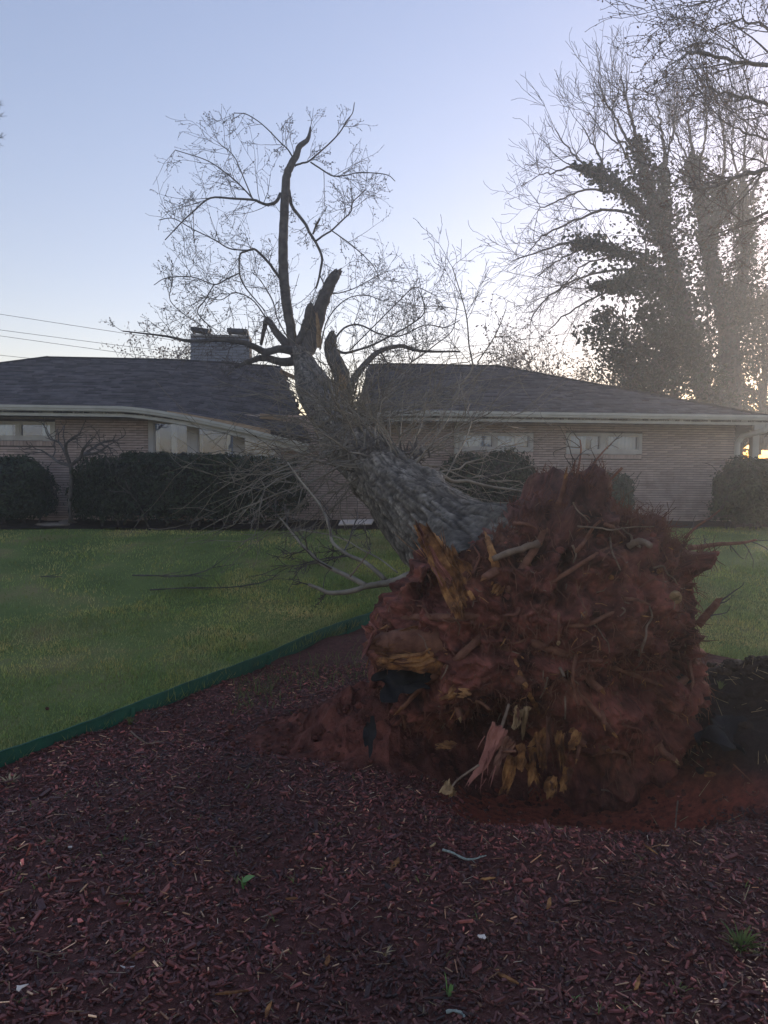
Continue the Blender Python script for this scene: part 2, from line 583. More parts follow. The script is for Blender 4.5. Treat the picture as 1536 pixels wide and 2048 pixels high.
# wall core (mortar) in strips round the openings
mb = MB()
def wall_rect(u0, u1, z0, z1, wv=0.014, th=.12):
    c = HP((u0 + u1) / 2, wv + th, (z0 + z1) / 2)
    mb.box(c, EU * (u1 - u0) / 2, EW * th, np.array([0, 0, (z1 - z0) / 2]))
cur = UL
G0 = GRADE - .25
for k in 'abcd':
    u0, u1, z0, z1 = WIN[k]
    wall_rect(cur, u0, G0, WALL_TOP)
    wall_rect(u0, u1, G0, z0 - .003)
    if z1 < WALL_TOP - .01:
        wall_rect(u0, u1, z1 + .003, WALL_TOP)
    cur = u1
wall_rect(cur, UR - .03, G0, WALL_TOP)
front = mb.build('wall', M['mortar'], house)
mb = MB()
mb.box(HP(UR - .12, 4.2, (G0 + WALL_TOP) / 2), EU * .1, EW * 3.9, np.array([0, 0, (WALL_TOP - G0) / 2]))
mb.box(HP(UL - .12, 4.2, (G0 + WALL_TOP) / 2), EU * .1, EW * 3.9, np.array([0, 0, (WALL_TOP - G0) / 2]))
mb.box(HP((UL + UR) / 2, 8.2, (G0 + WALL_TOP) / 2), EU * (UR - UL) / 2, EW * .1, np.array([0, 0, (WALL_TOP - G0) / 2]))
mb.build('wall', M['chimney'], house)
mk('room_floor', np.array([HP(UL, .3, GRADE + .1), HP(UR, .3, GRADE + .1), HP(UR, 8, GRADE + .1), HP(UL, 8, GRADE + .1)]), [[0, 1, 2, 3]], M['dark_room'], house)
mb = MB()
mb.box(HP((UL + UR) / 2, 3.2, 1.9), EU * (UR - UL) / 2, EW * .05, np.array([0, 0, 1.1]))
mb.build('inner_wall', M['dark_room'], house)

# bricks: thin long courses with raked joints
CO, BL = .0508, .298
def in_open(u0, u1, z0, z1):
    for k in WIN:
        a, b, c, d = WIN[k]
        c = c - (.105 if k != 'b' else 0)
        if u1 > a + .005 and u0 < b - .005 and z1 > c and z0 < d:
            return (a, b)
    return None
bricks = []
nco = int((WALL_TOP - GRADE + .1) / CO)
rb = random.Random(3)
for r in range(nco):
    z0 = GRADE - .08 + r * CO
    u = UL + (-.15 if r % 2 else 0)
    while u < UR - .02:
        a, b = max(u, UL), min(u + BL - .006, UR)
        z1 = z0 + CO - .011
        hit = in_open(a, b, z0, z1)
        segs = [(a, b)]
        if hit:
            segs = []
            if a < hit[0] - .04: segs.append((a, hit[0] - .004))
            if b > hit[1] + .04: segs.append((hit[1] + .004, b))
        for s in segs:
            if s[1] - s[0] > .03:
                bricks.append((s[0], s[1], z0, z1))
        u += BL
for k in 'acd':   # rowlock course under the small windows
    a, b, c, d = WIN[k]
    n = int((b - a) / .062)
    for i in range(n):
        ua = a + (b - a) * i / n
        bricks.append((ua + .004, ua + (b - a) / n - .004, c - .100, c - .006))
def vis_score(bk):
    px, py = proj(HP((bk[0] + bk[1]) / 2, 0, (bk[2] + bk[3]) / 2))
    s = (bk[1] - bk[0]) * (bk[3] - bk[2]) * 100
    if 1050 < px < 1440 and 860 < py < 945: return 10 + s
    if 105 < px < 300 and 845 < py < 912: return 9 + s
    if 90 < px < 145 and 900 < py < 1040: return 8 + s
    return s
bricks.sort(key=vis_score, reverse=True)
bm_cache = {}
bmesh_mat = M['brick']
def unit_box(name, hx, hy, hz, m):
    key = (name, round(hx, 3), round(hz, 3))
    if key not in bm_cache:
        me = bpy.data.meshes.new(name)
        b = .0025
        v = []
        for sy, q in ((-1, b), (1, 0)):
            for sz in (-1, 1):
                for sx in (-1, 1):
                    v.append((sx * (hx - q), sy * hy, sz * (hz - q)))
        for sz in (-1, 1):
            for sx in (-1, 1):
                v.append((sx * hx, -hy + b, sz * hz))
        f = [(0, 1, 3, 2), (4, 6, 7, 5), (0, 8, 9, 1), (2, 3, 11, 10), (0, 2, 10, 8), (1, 9, 11, 3), (8, 4, 5, 9), (10, 11, 7, 6), (8, 10, 6, 4), (9, 5, 7, 11)]
        me.from_pydata(v, [], f)
        me.materials.append(m)
        bm_cache[key] = me
    return bm_cache[key]
for bk in bricks[:300]:
    me = unit_box('brick', (bk[1] - bk[0]) / 2, .022, (bk[3] - bk[2]) / 2, M['brick'])
    o = bpy.data.objects.new('brick', me)
    COL.objects.link(o)
    p = HP((bk[0] + bk[1]) / 2, .010 + rb.uniform(-.003, .003), (bk[2] + bk[3]) / 2)
    o.parent = front
    o.location = p
    o.rotation_euler = (0, rb.uniform(-.004, .004), YAW)
    o.matrix_parent_inverse = Matrix.Identity(4)
for o in [c for c in front.children]:
    o.matrix_parent_inverse = Matrix.Identity(4)
mb = MB()
tones = []
for bk in bricks[300:]:
    mb.box(HP((bk[0] + bk[1]) / 2, .010 + rb.uniform(-.003, .003), (bk[2] + bk[3]) / 2), EU * (bk[1] - bk[0]) / 2, EW * .022, np.array([0, 0, (bk[3] - bk[2]) / 2]))
    tones += [[rb.uniform(.84, 1.14)] * 3] * 8
tag(mb.build('brickwork', M['brick_mass'], house, col=np.array(tones)), kind='stuff')

# windows
def bar(parent, u0, u1, z0, z1, w0, w1, m, name):
    b = MB()
    b.box(HP((u0 + u1) / 2, (w0 + w1) / 2, (z0 + z1) / 2), EU * (u1 - u0) / 2, EW * (w1 - w0) / 2, np.array([0, 0, (z1 - z0) / 2]))
    return b.build(name, m, parent)
def window(k, mulls, fr=.075, curtain_spans=None):
    a, b, c, d = WIN[k]
    mbf = MB()
    def add(u0, u1, z0, z1, w0=-.022, w1=.10):
        mbf.box(HP((u0 + u1) / 2, (w0 + w1) / 2, (z0 + z1) / 2), EU * (u1 - u0) / 2, EW * (w1 - w0) / 2, np.array([0, 0, (z1 - z0) / 2]))
    add(a + .004, a + fr, c + .004, d - .004)
    add(b - fr, b - .004, c + .004, d - .004)
    add(a + fr, b - fr, d - fr * .6, d - .004)
    add(a + fr, b - fr, c + .004, c + fr)
    win = mbf.build('window', M['frame'], house)
    cuts = [a + fr] + [x for m_ in mulls for x in (U_of(m_[0]), U_of(m_[1]))] + [b - fr]
    for i, m_ in enumerate(mulls):
        u0, u1 = cuts[1 + 2 * i], cuts[2 + 2 * i]
        bar(win, u0, u1, c + fr, d - fr * .6, -.012, .09, M['frame'], 'mullion')
    for i in range(0, len(cuts) - 1, 2):
        u0, u1 = cuts[i], cuts[i + 1]
        p = MB()
        p.box(HP((u0 + u1) / 2, .045, (c + d) / 2), EU * ((u1 - u0) / 2 + .006), EW * .004, np.array([0, 0, (d - c) / 2 - .03]))
        p.build('pane', M['glass'], win)
        sash = MB()
        for (q0, q1, y0, y1) in ((u0, u0 + .028, c + fr, d - fr * .6), (u1 - .028, u1, c + fr, d - fr * .6), (u0 + .028, u1 - .028, c + fr, c + fr + .028), (u0 + .028, u1 - .028, d - fr * .6 - .028, d - fr * .6)):
            sash.box(HP((q0 + q1) / 2, .03, (y0 + y1) / 2), EU * (q1 - q0) / 2, EW * .03, np.array([0, 0, (y1 - y0) / 2]))
        sash.build('sash', M['frame'], win)
    if curtain_spans:  # pale folded sheets added behind the glass, in place of bright sky in the panes
        for (q0, q1) in curtain_spans:
            uu = np.linspace(U_of(q0), U_of(q1), 26)
            wv = .17 + .018 * np.sin(np.arange(26) * 1.9)
            V = np.concatenate([HP(uu, wv, c - .02), HP(uu, wv, d + .02)])
            i = np.arange(25)
            mk('added_curtain', V, np.stack([i, i + 1, i + 27, i + 26], -1), M['added_curtain'], win, smooth=True)
    return win
window('a', [(35, 41)], curtain_spans=[(-40, 20), (80, 106)])
window('b', [(377, 395), (469, 486)], fr=.10, curtain_spans=[(303, 316), (340, 352), (397, 404), (452, 467), (487, 556)])
window('c', [(987, 992)], curtain_spans=[(926, 985), (993, 1058)])
window('d', [(1201, 1208)], curtain_spans=[(1138, 1176), (1186, 1200), (1222, 1278)])

# roof: deck in sections, shingles in courses
def slope_grid(side, nu, ns, lift=0., s0=0., s1=1.):
    S = np.linspace(s0, s1, ns)
    rows = []
    jag = .10 * noise(xyz(S * 23, 0.3 if side == 'l' else 5.1, 1.7))
    for j, s in enumerate(S):
        a, b = u_range(s, side)
        if side == 'l': b += jag[j] * 1.5
        else: a += jag[j]
        rows.append(roofp(np.linspace(a, b, nu), s, lift))
    return np.array(rows).reshape(-1, 3), grid(ns, nu)
roofs = {}
for side, nu in (('l', 60), ('r', 50)):
    V, f = slope_grid(side, nu, 24, -.02)
    V2, _ = slope_grid(side, nu, 24, -.10)
    b = MB(); b.add(V, f[:, ::-1]); b.add(V2, f)
    # close the rim so the deck has thickness
    n, ns = nu, 24
    for idx in (np.arange(n), (ns - 1) * n + np.arange(n), np.arange(ns) * n, np.arange(ns) * n + n - 1):
        q = np.stack([idx[:-1], idx[1:], idx[1:] + ns * n, idx[:-1] + ns * n], -1)
        b.F4.append(q)
    roofs[side] = b.build('roof', M['deck'], house)
# back slopes and hips
b = MB()
def quad(*p):
    b.add(np.array(p), [[0, 1, 2, 3]])
WB = 8.8
for (u0, u1, r0, r1) in ((UEL, GAP_L - .4, UHL, U_of(562, 4.0)), (GAP_R + .2, UER, U_of(736, 4.0), UHR)):
    quad(HP(u0, WB, EAVE_Z), HP(r0, RIDGE_W + .05, RIDGE_Z - .03), HP(r1, RIDGE_W + .05, RIDGE_Z - .18 * (u0 < -5) - .03), HP(u1, WB, EAVE_Z))
b.add(np.array([HP(UER, EAVE_W, EAVE_Z - .02), HP(UER, WB, EAVE_Z), HP(UHR, RIDGE_W + .03, RIDGE_Z - .02)]), [[0, 1, 2]])
b.add(np.array([HP(UEL, EAVE_W, EAVE_Z - .02), HP(UHL, RIDGE_W + .03, RIDGE_Z - .02), HP(UEL, WB, EAVE_Z)]), [[0, 1, 2]])
b.build('roof', M['shingle_mass'], house, col=np.full((b.n, 3), 1.0))
# shingle tabs
SL = math.hypot(RIDGE_W - EAVE_W, RIDGE_Z - EAVE_Z)
EXPO = .142
tabs = []
rt = random.Random(5)
nrow = int(SL / EXPO)
for r in range(nrow):
    s0 = r * EXPO / SL
    s1 = min(1.0, (r + 1.12) * EXPO / SL)
    for side in 'lr':
        a, e = u_range(s0 + .004, side)
        a -= .01; e += .01
        u = a - rt.uniform(0, .3)
        while u < e:
            wd = rt.choice((.16, .22, .30, .34))
            if u + wd > a and u < e:
                tabs.append((max(u, a), min(u + wd - .006, e), s0 - .004, s1, side, r))
            u += wd
def tab_score(t):
    px, py = proj(roofp((t[0] + t[1]) / 2, t[2]))
    if not (0 < px < 1536): return -1
    ok = (px < 470 or px > 880)
    return (t[1] - t[0]) * 1.0 - t[5] * .2 + (1 if ok else 0)
tabs.sort(key=tab_score, reverse=True)
def tab_verts(t):
    l0 = .024 + rt.uniform(0, .012)
    P = [roofp(t[0], t[2], l0), roofp(t[1], t[2], l0), roofp(t[1], t[3], .004), roofp(t[0], t[3], .004),
         roofp(t[0], t[2], -.006), roofp(t[1], t[2], -.006)]
    return np.array(P)
TABF3 = [[0, 3, 4], [1, 5, 2]]
for t in tabs[:300]:
    bb = MB(); V = tab_verts(t)
    bb.add(V, [np.array([[0, 1, 2, 3], [4, 5, 1, 0]])])
    mk('shingle', V, [np.array([[0, 1, 2, 3], [4, 5, 1, 0]]), np.array(TABF3)], M['shingle'], roofs[t[4]])
b = MB(); tones = []
for t in tabs[300:]:
    b.add(tab_verts(t), [np.array([[0, 1, 2, 3], [4, 5, 1, 0]]), np.array(TABF3)])
    tones += [[rt.uniform(.6, 1.35)] * 3] * 6
tag(b.build('shingles', M['shingle_mass'], house, col=np.array(tones)), kind='stuff')
# ridge and hip caps
def strip(name, pts, wd, th, m, parent):
    pts = np.asarray(pts)
    r = MB(); r.tube(pts, np.full(len(pts), wd), 6)
    return r.build(name, m, parent)
strip('ridge_cap', [roofp(u, 1.0, .0) for u in np.linspace(UHL, U_of(562, 4.0), 14)], .05, .02, M['deck'], roofs['l'])
strip('ridge_cap', [roofp(u, 1.0, .0) for u in np.linspace(U_of(736, 4.0), UHR, 10)], .05, .02, M['deck'], roofs['r'])
strip('hip_cap', [HP(UHR + (UER - UHR) * t, RIDGE_W + (EAVE_W - RIDGE_W) * t, RIDGE_Z + (EAVE_Z - RIDGE_Z) * t + .01) for t in np.linspace(0, 1, 8)], .05, .02, M['deck'], roofs['r'])
strip('hip_cap', [HP(UHL + (UEL - UHL) * t, RIDGE_W + (EAVE_W - RIDGE_W) * t, RIDGE_Z + (EAVE_Z - RIDGE_Z) * t + .01) for t in np.linspace(0, 1, 8)], .05, .02, M['deck'], roofs['l'])
# gutter, fascia and soffit following the sag
def sweep(name, us, prof, m, parent, dz=None):
    """closed profile [(w,z)] swept along the eave"""
    rows = []
    for u in us:
        d = float(sag(u, 0.)) + (dz(u) if dz else 0)
        rows.append([HP(u, EAVE_W + p[0], EAVE_Z + p[1] - d) for p in prof])
    A = np.array(rows)
    n, k = A.shape[:2]
    i = np.arange(n - 1)[:, None] * k
    j = np.arange(k)[None]
    jn = (j + 1) % k
    q = np.stack([i + j, i + k + j, i + k + jn, i + jn], -1).reshape(-1, 4)
    bb = MB(); bb.add(A.reshape(-1, 3), q)
    if k == 4:
        bb.F4.append(np.array([[0, 1, 2, 3]])); bb.F4.append((n - 1) * k + np.array([[3, 2, 1, 0]]))
    return bb.build(name, m, parent)
lus = np.linspace(UEL, GAP_L + .05, 60)
rus = np.linspace(GAP_R - .1, UER, 40)
extra = lambda u: .16 * max(0, (u - (GAP_L - 3.2)) / 3.2) ** 1.3     # the gutter hangs lower than the roof edge
for us, dz in ((lus, extra), (rus, None)):
    sweep('gutter', us, [(-.115, .045), (-.105, .045), (-.100, -.045), (-.03, -.05), (-.02, .02), (-.012, .02), (-.012, -.062), (-.085, -.062), (-.115, 0)], M['trim'], house, dz)
    sweep('fascia', us, [(.0, .0), (.0, -.155), (.03, -.155), (.03, .0)], M['trim'], house, dz)
    sweep('soffit', us, [(.035, -.125), (.60, -.125), (.60, -.105), (.035, -.105)], M['soffit'], house, dz)
sweep('rafter_board', np.linspace(GAP_L - 2.7, GAP_L - .7, 20), [(-.02, .06), (-.02, -.05), (.0, -.05), (.0, .06)], M['board'], house, lambda u: extra(u) * .35)
# downspouts
def downspout(pts, wd=.045):
    d = MB(); d.tube(np.array(pts), np.full(len(pts), wd), 8)
    d.build('downspout', M['trim'], house)
downspout([HP(UR + .38, EAVE_W - .02, 2.88), HP(UR + .34, EAVE_W + .05, 2.74), HP(UR + .10, EAVE_W + .5, 2.62), HP(UR + .03, -.06, 2.48), HP(UR + .03, -.06, 1.9), HP(UR + .03, -.06, 1.0)], .065)
uu = U_of(911)
downspout([HP(uu, -.08, 2.86), HP(uu, -.08, 2.5), HP(uu, -.08, 2.15)], .05)
# chimney with two capped flues
cu0, cu1 = U_of(383, 4.4), U_of(500, 4.4)
zc1 = Z_of(440, 674, 4.4)
b = MB()
cc = HP((cu0 + cu1) / 2, 4.75, (4.2 + zc1) / 2)
ch = MB().box(cc, EU * (cu1 - cu0) / 2, EW * .35, np.array([0, 0, (zc1 - 4.2) / 2])).build('chimney', M['mortar'], house)
for r in range(int((zc1 - 4.55) / .075)):
    for i in range(8):
        for (wv, hw) in ((4.39, .02),):
            L_ = (cu1 - cu0) / 7
            a = cu0 + (i - (.5 if r % 2 else 0)) * L_
            a0, a1 = max(a, cu0), min(a + L_ - .012, cu1)
            if a1 - a0 < .03: continue
            z0 = 4.55 + r * .075
            MB().box(HP((a0 + a1) / 2, wv, z0 + .032), EU * (a1 - a0) / 2, EW * hw, np.array([0, 0, .031])).build('brick', M['chimney'], ch)
MB().box(HP((cu0 + cu1) / 2, 4.74, 4.46), EU * ((cu1 - cu0) / 2 + .03), EW * .40, np.array([0, 0, .07])).build('flashing', M['flash'], ch)
MB().box(HP((cu0 + cu1) / 2, 4.74, zc1 + .03), EU * ((cu1 - cu0) / 2 + .0), EW * .38, np.array([0, 0, .025])).build('crown', M['concrete'], ch)
for (p0, p1, tilt) in ((385, 421, .05), (457, 497, .02)):
    a, c_ = U_of(p0, 4.7), U_of(p1, 4.7)
    cap = MB().box(HP((a + c_) / 2, 4.75, zc1 + .20), EU * (c_ - a) / 2 + np.array([0, 0, -tilt * .5]), EW * .25, np.array([0, 0, .045])).build('chimney_cap', M['metal_cap'], ch)
    for q in (a + .06, c_ - .06):
        MB().box(HP(q, 4.75, zc1 + .11), EU * .02, EW * .16, np.array([0, 0, .06])).build('cap_leg', M['metal_cap'], ch)
# broken boards in the gap
for (p, q, D, wd, mk_) in (((640, 745), (668, 800), 17.2, .05, 'board'), ((655, 760), (700, 790), 16.6, .04, 'pale_wood'), ((560, 742), (610, 765), 18.5, .05, 'board'), ((520, 832), (590, 838), 15.7, .05, 'board'),
                           ((688, 745), (690, 800), 16.2, .035, 'pale_wood'), ((700, 812), (740, 800), 15.6, .05, 'board')):
    p3, q3 = at(*p, D), at(*q, D + .3)
    ax = (q3 - p3) / 2
    n_ = nrm(np.cross(ax, [0, 1, .2]))
    MB().box((p3 + q3) / 2, ax, n_ * wd, nrm(np.cross(ax, n_)) * .02).build('broken_board', M[mk_], house)

# carport beyond the right corner
cp = empty('carport', HP(UR + 3, 2.4, GRADE))
tag(cp, 'open carport with pale beam and posts beyond the right corner of the house', 'carport')
MB().box(HP(UR + 3.5, 2.6, 2.90), EU * 3.0, EW * 2.4, np.array([0, 0, .06])).build('roof', M['deck'], cp)
MB().box(HP(UR + 3.5, .15, 2.86), EU * 3.0, EW * .04, np.array([0, 0, .10])).build('beam', M['trim'], cp)
for px in (1507, 1620, 1760):
    MB().box(HP(U_of(px, .3), .3, 1.75), EU * .075, EW * .075, np.array([0, 0, 1.02])).build('post', M['trim'], cp)
fn = empty('plank_fence', HP(UR + 3, 5.0, GRADE))
tag(fn, 'low brown plank fence seen behind the carport', 'fence')
for i in range(40):
    MB().box(HP(UR + .4 + i * .16, 5.4, 1.42 + .01 * (i % 3)), EU * .075, EW * .012, np.array([0, 0, .75])).build('plank', M['fence_wood'], fn)
MB().box(HP(UR + 3.5, 5.45, 2.0), EU * 3.2, EW * .02, np.array([0, 0, .04])).build('rail', M['fence_wood'], fn)

print('house done')
#PART2
# ------------------------------------------------------------------ branch growth
def rot_about(v, axis, ang):
    axis = nrm(axis)
    return v * math.cos(ang) + np.cross(axis, v) * math.sin(ang) + axis * np.dot(axis, v) * (1 - math.cos(ang))

def grow(rng, p, d, L, r, lvl, P, out):
    """recursive branch: P holds per-level lists; out[lvl] collects (pts, radii)"""
    n = P['n'][min(lvl, len(P['n']) - 1)]
    wob = P['wob'][min(lvl, len(P['wob']) - 1)]
    up = P['up'][min(lvl, len(P['up']) - 1)]
    d = nrm(np.asarray(d, float))
    pts = [np.asarray(p, float)]
    dirs = [d]
    for i in range(n):
        d = nrm(d + rng.normal(size=3) * wob + np.array([0, 0, up]))
        pts.append(pts[-1] + d * L / n)
        dirs.append(d)
    rmin = P.get('rmin', .004)
    r1 = max(rmin, r * P.get('taper', .3))
    rad = np.linspace(r, r1, n + 1)
    out.setdefault(lvl, []).append((np.array(pts), rad))
    if lvl + 1 >= P['levels']:
        return
    kids = P['kids'][lvl]
    for c in range(kids):
        f = rng.uniform(P.get('f0', .25), 1.0) if c else 1.0
        i = min(int(f * n), n)
        i = max(1, i)
        ang = R(rng.uniform(*P['ang'][min(lvl, len(P['ang']) - 1)])) * (.5 if c == 0 else 1)
        ax = nrm(np.cross(dirs[i], rng.normal(size=3)))
        nd = rot_about(dirs[i], ax, ang)
        fl = P.get('flat')
        if fl is not None:
            nd = nd * np.array([1, fl, 1])
        grow(rng, pts[i], nd, L * P['ratio'][min(lvl, len(P['ratio']) - 1)] * rng.uniform(.65, 1.2), max(rmin, rad[i] * (.8 if c == 0 else .6)), lvl + 1, P, out)

def flat_out(out, lo):
    return [x for k in out if k >= lo for x in out[k]]

def bud_points(lines, rng, per=2, spread=.04):
    tips = [l[0][-1] for l in lines] + [l[0][len(l[0]) // 2] for l in lines]
    C = np.repeat(np.array(tips), per, 0)
    return C + rng.normal(size=C.shape) * spread

# ------------------------------------------------------------------ fallen tree
tree = empty('fallen_tree', at(1060, 1560, 5.4))
tag(tree, 'big uprooted tree lying across the lawn onto the house, red clay root plate facing forward', 'tree')
TR = np.array([np.r_[at(a, b, D), r] for a, b, D, r in (
    (1030, 1200, 5.35, .58), (975, 1140, 5.75, .50), (925, 1095, 6.25, .425), (855, 1035, 7.1, .372), (772, 962, 8.7, .352), (722, 910, 10.2, .345),
    (682, 868, 11.8, .345), (650, 818, 13.5, .36), (628, 775, 15.0, .35), (611, 735, 16.2, .26), (600, 700, 17.2, .18))])
tk = spline(TR, 900)
sk_ = np.concatenate([[0], np.cumsum(np.linalg.norm(np.diff(tk[:, :3], axis=0), axis=1))])
sw = sk_[-1] * np.linspace(0, 1, 760) ** 1.7
tp = np.stack([np.interp(sw, sk_, tk[:, c]) for c in range(4)], -1)
ns_ = 210
tc_, tr_ = tp[:, :3], tp[:, 3]
Tn = nrm(np.gradient(tc_, axis=0))
n1 = nrm(np.cross(Tn, np.array([0, 0, 1.])))
n2 = np.cross(n1, Tn)
ang = np.linspace(0, 2 * np.pi, ns_, endpoint=False)
arc = np.concatenate([[0], np.cumsum(np.linalg.norm(np.diff(tc_, axis=0), axis=1))])
A, S_ = np.meshgrid(ang, arc)
cx, cy = np.cos(A), np.sin(A)
# bark: long broken ridges
q = np.stack([cx * 5.2, cy * 5.2, S_ * 2.3], -1)
wv = q + .55 * np.stack([noise(q * .9, 3), noise(q * .9, 4), noise(q * .9, 5)], -1)
ridge = 1 - np.abs(noise(wv * 1.25, 11)) * 2.6
ridge2 = 1 - np.abs(noise(wv * 2.7 + 9, 12)) * 2.4
ridge3 = fbm(np.stack([cx * 16, cy * 16, S_ * 9], -1), 2, 15)
bark = -.020 * np.clip(ridge, 0, 1) ** 1.5 - .010 * np.clip(ridge2, 0, 1) ** 2 + .006 * ridge3
big = .055 * fbm(np.stack([cx * 1.2, cy * 1.2, S_ * .5], -1), 2, 21)
for (sk0, ak0, hk0) in ((3.1, 2.2, .09), (2.5, .9, .07), (1.5, 1.7, .05), (4.6, 2.9, .08), (5.4, 1.2, .07), (6.6, 2.0, .08), (3.9, 3.6, .06)):     # knots and old branch collars
    dk_ = np.angle(np.exp(1j * (A - ak0))) * .38
    rk_ = np.sqrt(dk_ ** 2 + (S_ - sk0) ** 2) / .16
    big = big + hk0 * np.exp(-rk_ ** 2) - .06 * np.exp(-(rk_ / .35) ** 2)
flare = np.clip(1 - S_ / 1.2, 0, 1)
big = big + flare ** 1.5 * .10 * np.sin(A * 5 + 1.0)
RR = tr_[:, None] + bark + big
V = tc_[:, None] + RR[..., None] * (cx[..., None] * n1[:, None] + cy[..., None] * n2[:, None])
i = np.arange(len(arc) - 1)[:, None] * ns_
j = np.arange(ns_)[None]
jn = (j + 1) % ns_
qf = np.stack([i + j, i + jn, i + ns_ + jn, i + ns_ + j], -1).reshape(-1, 4)
lich = sm(.0, .55, fbm(np.stack([cx * 3, cy * 3, S_ * 1.2], -1), 3, 31))
tone = ((1.0 - .62 * np.clip(ridge, 0, 1) - .25 * np.clip(ridge2, 0, 1)) * (.9 + .55 * lich * (ridge3 > -.1) + .35 * ridge3))[..., None] * np.array([1.02, 1, .95])
tone = np.clip(tone * (1 + .28 * fbm(np.stack([cx * 1.6, cy * 1.6, S_ * .9], -1), 3, 35))[..., None], .16, 2.4)
trunk = mk('trunk', V.reshape(-1, 3), qf[:, ::-1], M['bark'], tree, smooth=True, col=tone.reshape(-1, 3))

def trunk_at(D, px=None, py=None):
    k = int(np.argmin(np.abs(tc_[:, 1] - D)))
    return tc_[k], tr_[k], Tn[k], n1[k], n2[k]

rngT = np.random.default_rng(21)
# limbs traced from the crown: (column, row, depth), radius in pixels at start and end
def limb(pts, r0, r1, D0, D1, n=None, jag=False, name='limb', material='limb_bark', sides=10, twp=None, kids=6, klen=.9, rng=rngT, uplift=.02, tpw=1.0):
    k = len(pts)
    Ds = np.linspace(D0, D1, k)
    P = np.array([at(a, b, D) for (a, b), D in zip(pts, Ds)])
    n = n or max(8, k * 4)
    Q = spline(P, n)
    rad = (r1 + (r0 - r1) * (1 - np.linspace(0, 1, n) ** tpw)) * np.linspace(D0, D1, n) / F
    rad = rad * (1 + .05 * noise(xyz(np.arange(n) * .45, rng.uniform(0, 90), .5), 6))
    Q = Q + rng.normal(size=Q.shape) * rad[:, None] * .05
    b = MB(); b.tube(Q, rad, sides)
    if jag:                                            # splintered end
        e, d = Q[-1], nrm(Q[-1] - Q[-3])
        for s in range(12):
            o_ = nrm(rng.normal(size=3)) * rad[-1] * .6
            L = rad[-1] * rng.uniform(.3, 1.5)
            b.tube(np.array([e + o_ - d * .05, e + o_ + d * L * .5, e + o_ * 1.1 + d * L]), np.array([.42, .34, .06]) * rad[-1], 5)
    o = b.build(name, M[material], tree, smooth=True)
    # side twigs
    out = {}
    prm = twp or dict(n=[5, 4, 3], wob=[.11, .14, .16], up=[uplift, .0, -.01], levels=3, kids=[4, 3], ang=[(25, 60), (25, 65)], ratio=[.5, .5], rmin=.0034, taper=.45, flat=.8)
    Lall = np.sum(np.linalg.norm(np.diff(Q, axis=0), axis=1))
    for c in range(int(kids * 1.25 + .5)):
        f = rng.uniform(.15, 1.0) if c else 1.0
        ii = max(1, min(n - 1, int(f * n)))
        d0 = nrm(Q[ii] - Q[ii - 1])
        ax = nrm(np.cross(d0, rng.normal(size=3)))
        nd = rot_about(d0, ax, R(rng.uniform(25, 75)) * (.35 if c == 0 else 1)) * np.array([1, .75, 1])
        grow(rng, Q[ii], nd, .68 * klen * rng.uniform(.4, 1.4), max(.005, min(.009, rad[ii] * .55)), 0, prm, out)
    L = flat_out(out, 0)
    if D0 > 12:                                        # crown stays within its real spread
        keep = []
        held = {tuple(np.round(q_, 4)) for q_ in Q}
        for l in L:
            if tuple(np.round(l[0][0], 4)) not in held: continue
            cx_, cy_ = proj(l[0])
            cx_, cy_ = cx_ + rng.normal() * 26, cy_ + rng.normal() * 16
            if cy_.min() > 206 and not (cx_.min() < 312 and cy_.mean() < 610) and cx_.max() < (790 if cy_.mean() < 520 else 950):
                keep.append(l)
                held |= {tuple(np.round(q_, 4)) for q_ in l[0]}
        L = keep
    if L:
        tw = tube_set(L, 3).build('twigs', M['twig'], o)
        if D0 > 12:
            C = bud_points([l for l in L if len(l[0]) <= 5], rng, 1, .01)
            v, f = leaves(C, .022, rng, 1.6)
            mk('buds', v, f, M['twig'], o)
    return o, Q

limb([(590, 712), (582, 660), (575, 620), (568, 560), (567, 532), (566, 495), (567, 461), (570, 391), (574, 350), (582, 330), (593, 310), (600, 292), (614, 281), (619, 268), (621, 254)], 9.8, 1.8, 17.0, 17.6, n=60, kids=5, klen=.9, tpw=2.6, sides=12)
limb([(612, 712), (622, 680), (632, 650), (640, 620), (648, 594), (661, 566), (671, 549)], 16, 10.5, 16.9, 17.2, jag=True, kids=1, klen=.6, sides=14)
limb([(595, 690), (606, 668), (615, 645), (621, 616)], 10, 9, 17.0, 16.8, jag=True, material='limb_bark', kids=1)
limb([(688, 785), (682, 750), (668, 720), (660, 695), (664, 676)], 19, 10.5, 15.8, 16.6, jag=True, kids=2, klen=.7)
limb([(561, 387), (552, 404), (535, 409), (520, 405), (508, 400), (465, 397), (421, 396), (390, 420), (364, 444), (330, 480)], 3.48, 0.98, 17.5, 16.2, kids=12, klen=1.15)
limb([(508, 400), (480, 370), (456, 349), (414, 321), (350, 300)], 1.51, 0.83, 17.1, 16.6, kids=9, klen=1.0)
limb([(505, 398), (490, 362), (480, 338), (466, 310), (436, 285)], 1.28, 0.75, 17.1, 17.8, kids=8, klen=.9)
limb([(577, 380), (581, 400), (586, 416), (610, 447), (619, 465), (632, 486), (644, 514), (641, 540), (637, 560), (632, 577)], 3.48, 1.88, 17.5, 17.2, kids=9, klen=.9)
limb([(632, 482), (648, 470), (663, 461), (685, 440), (702, 423), (705, 405), (718, 392), (733, 378)], 2.09, 0.83, 17.3, 18.3, kids=12, klen=1.1)
limb([(663, 461), (690, 480), (715, 500), (745, 530), (760, 560)], 1.28, 0.75, 17.4, 17.0, kids=9, klen=.95)
limb([(626, 468), (632, 452), (640, 437)], 1.97, 1.80, 17.3, 17.0, kids=2, klen=.5)
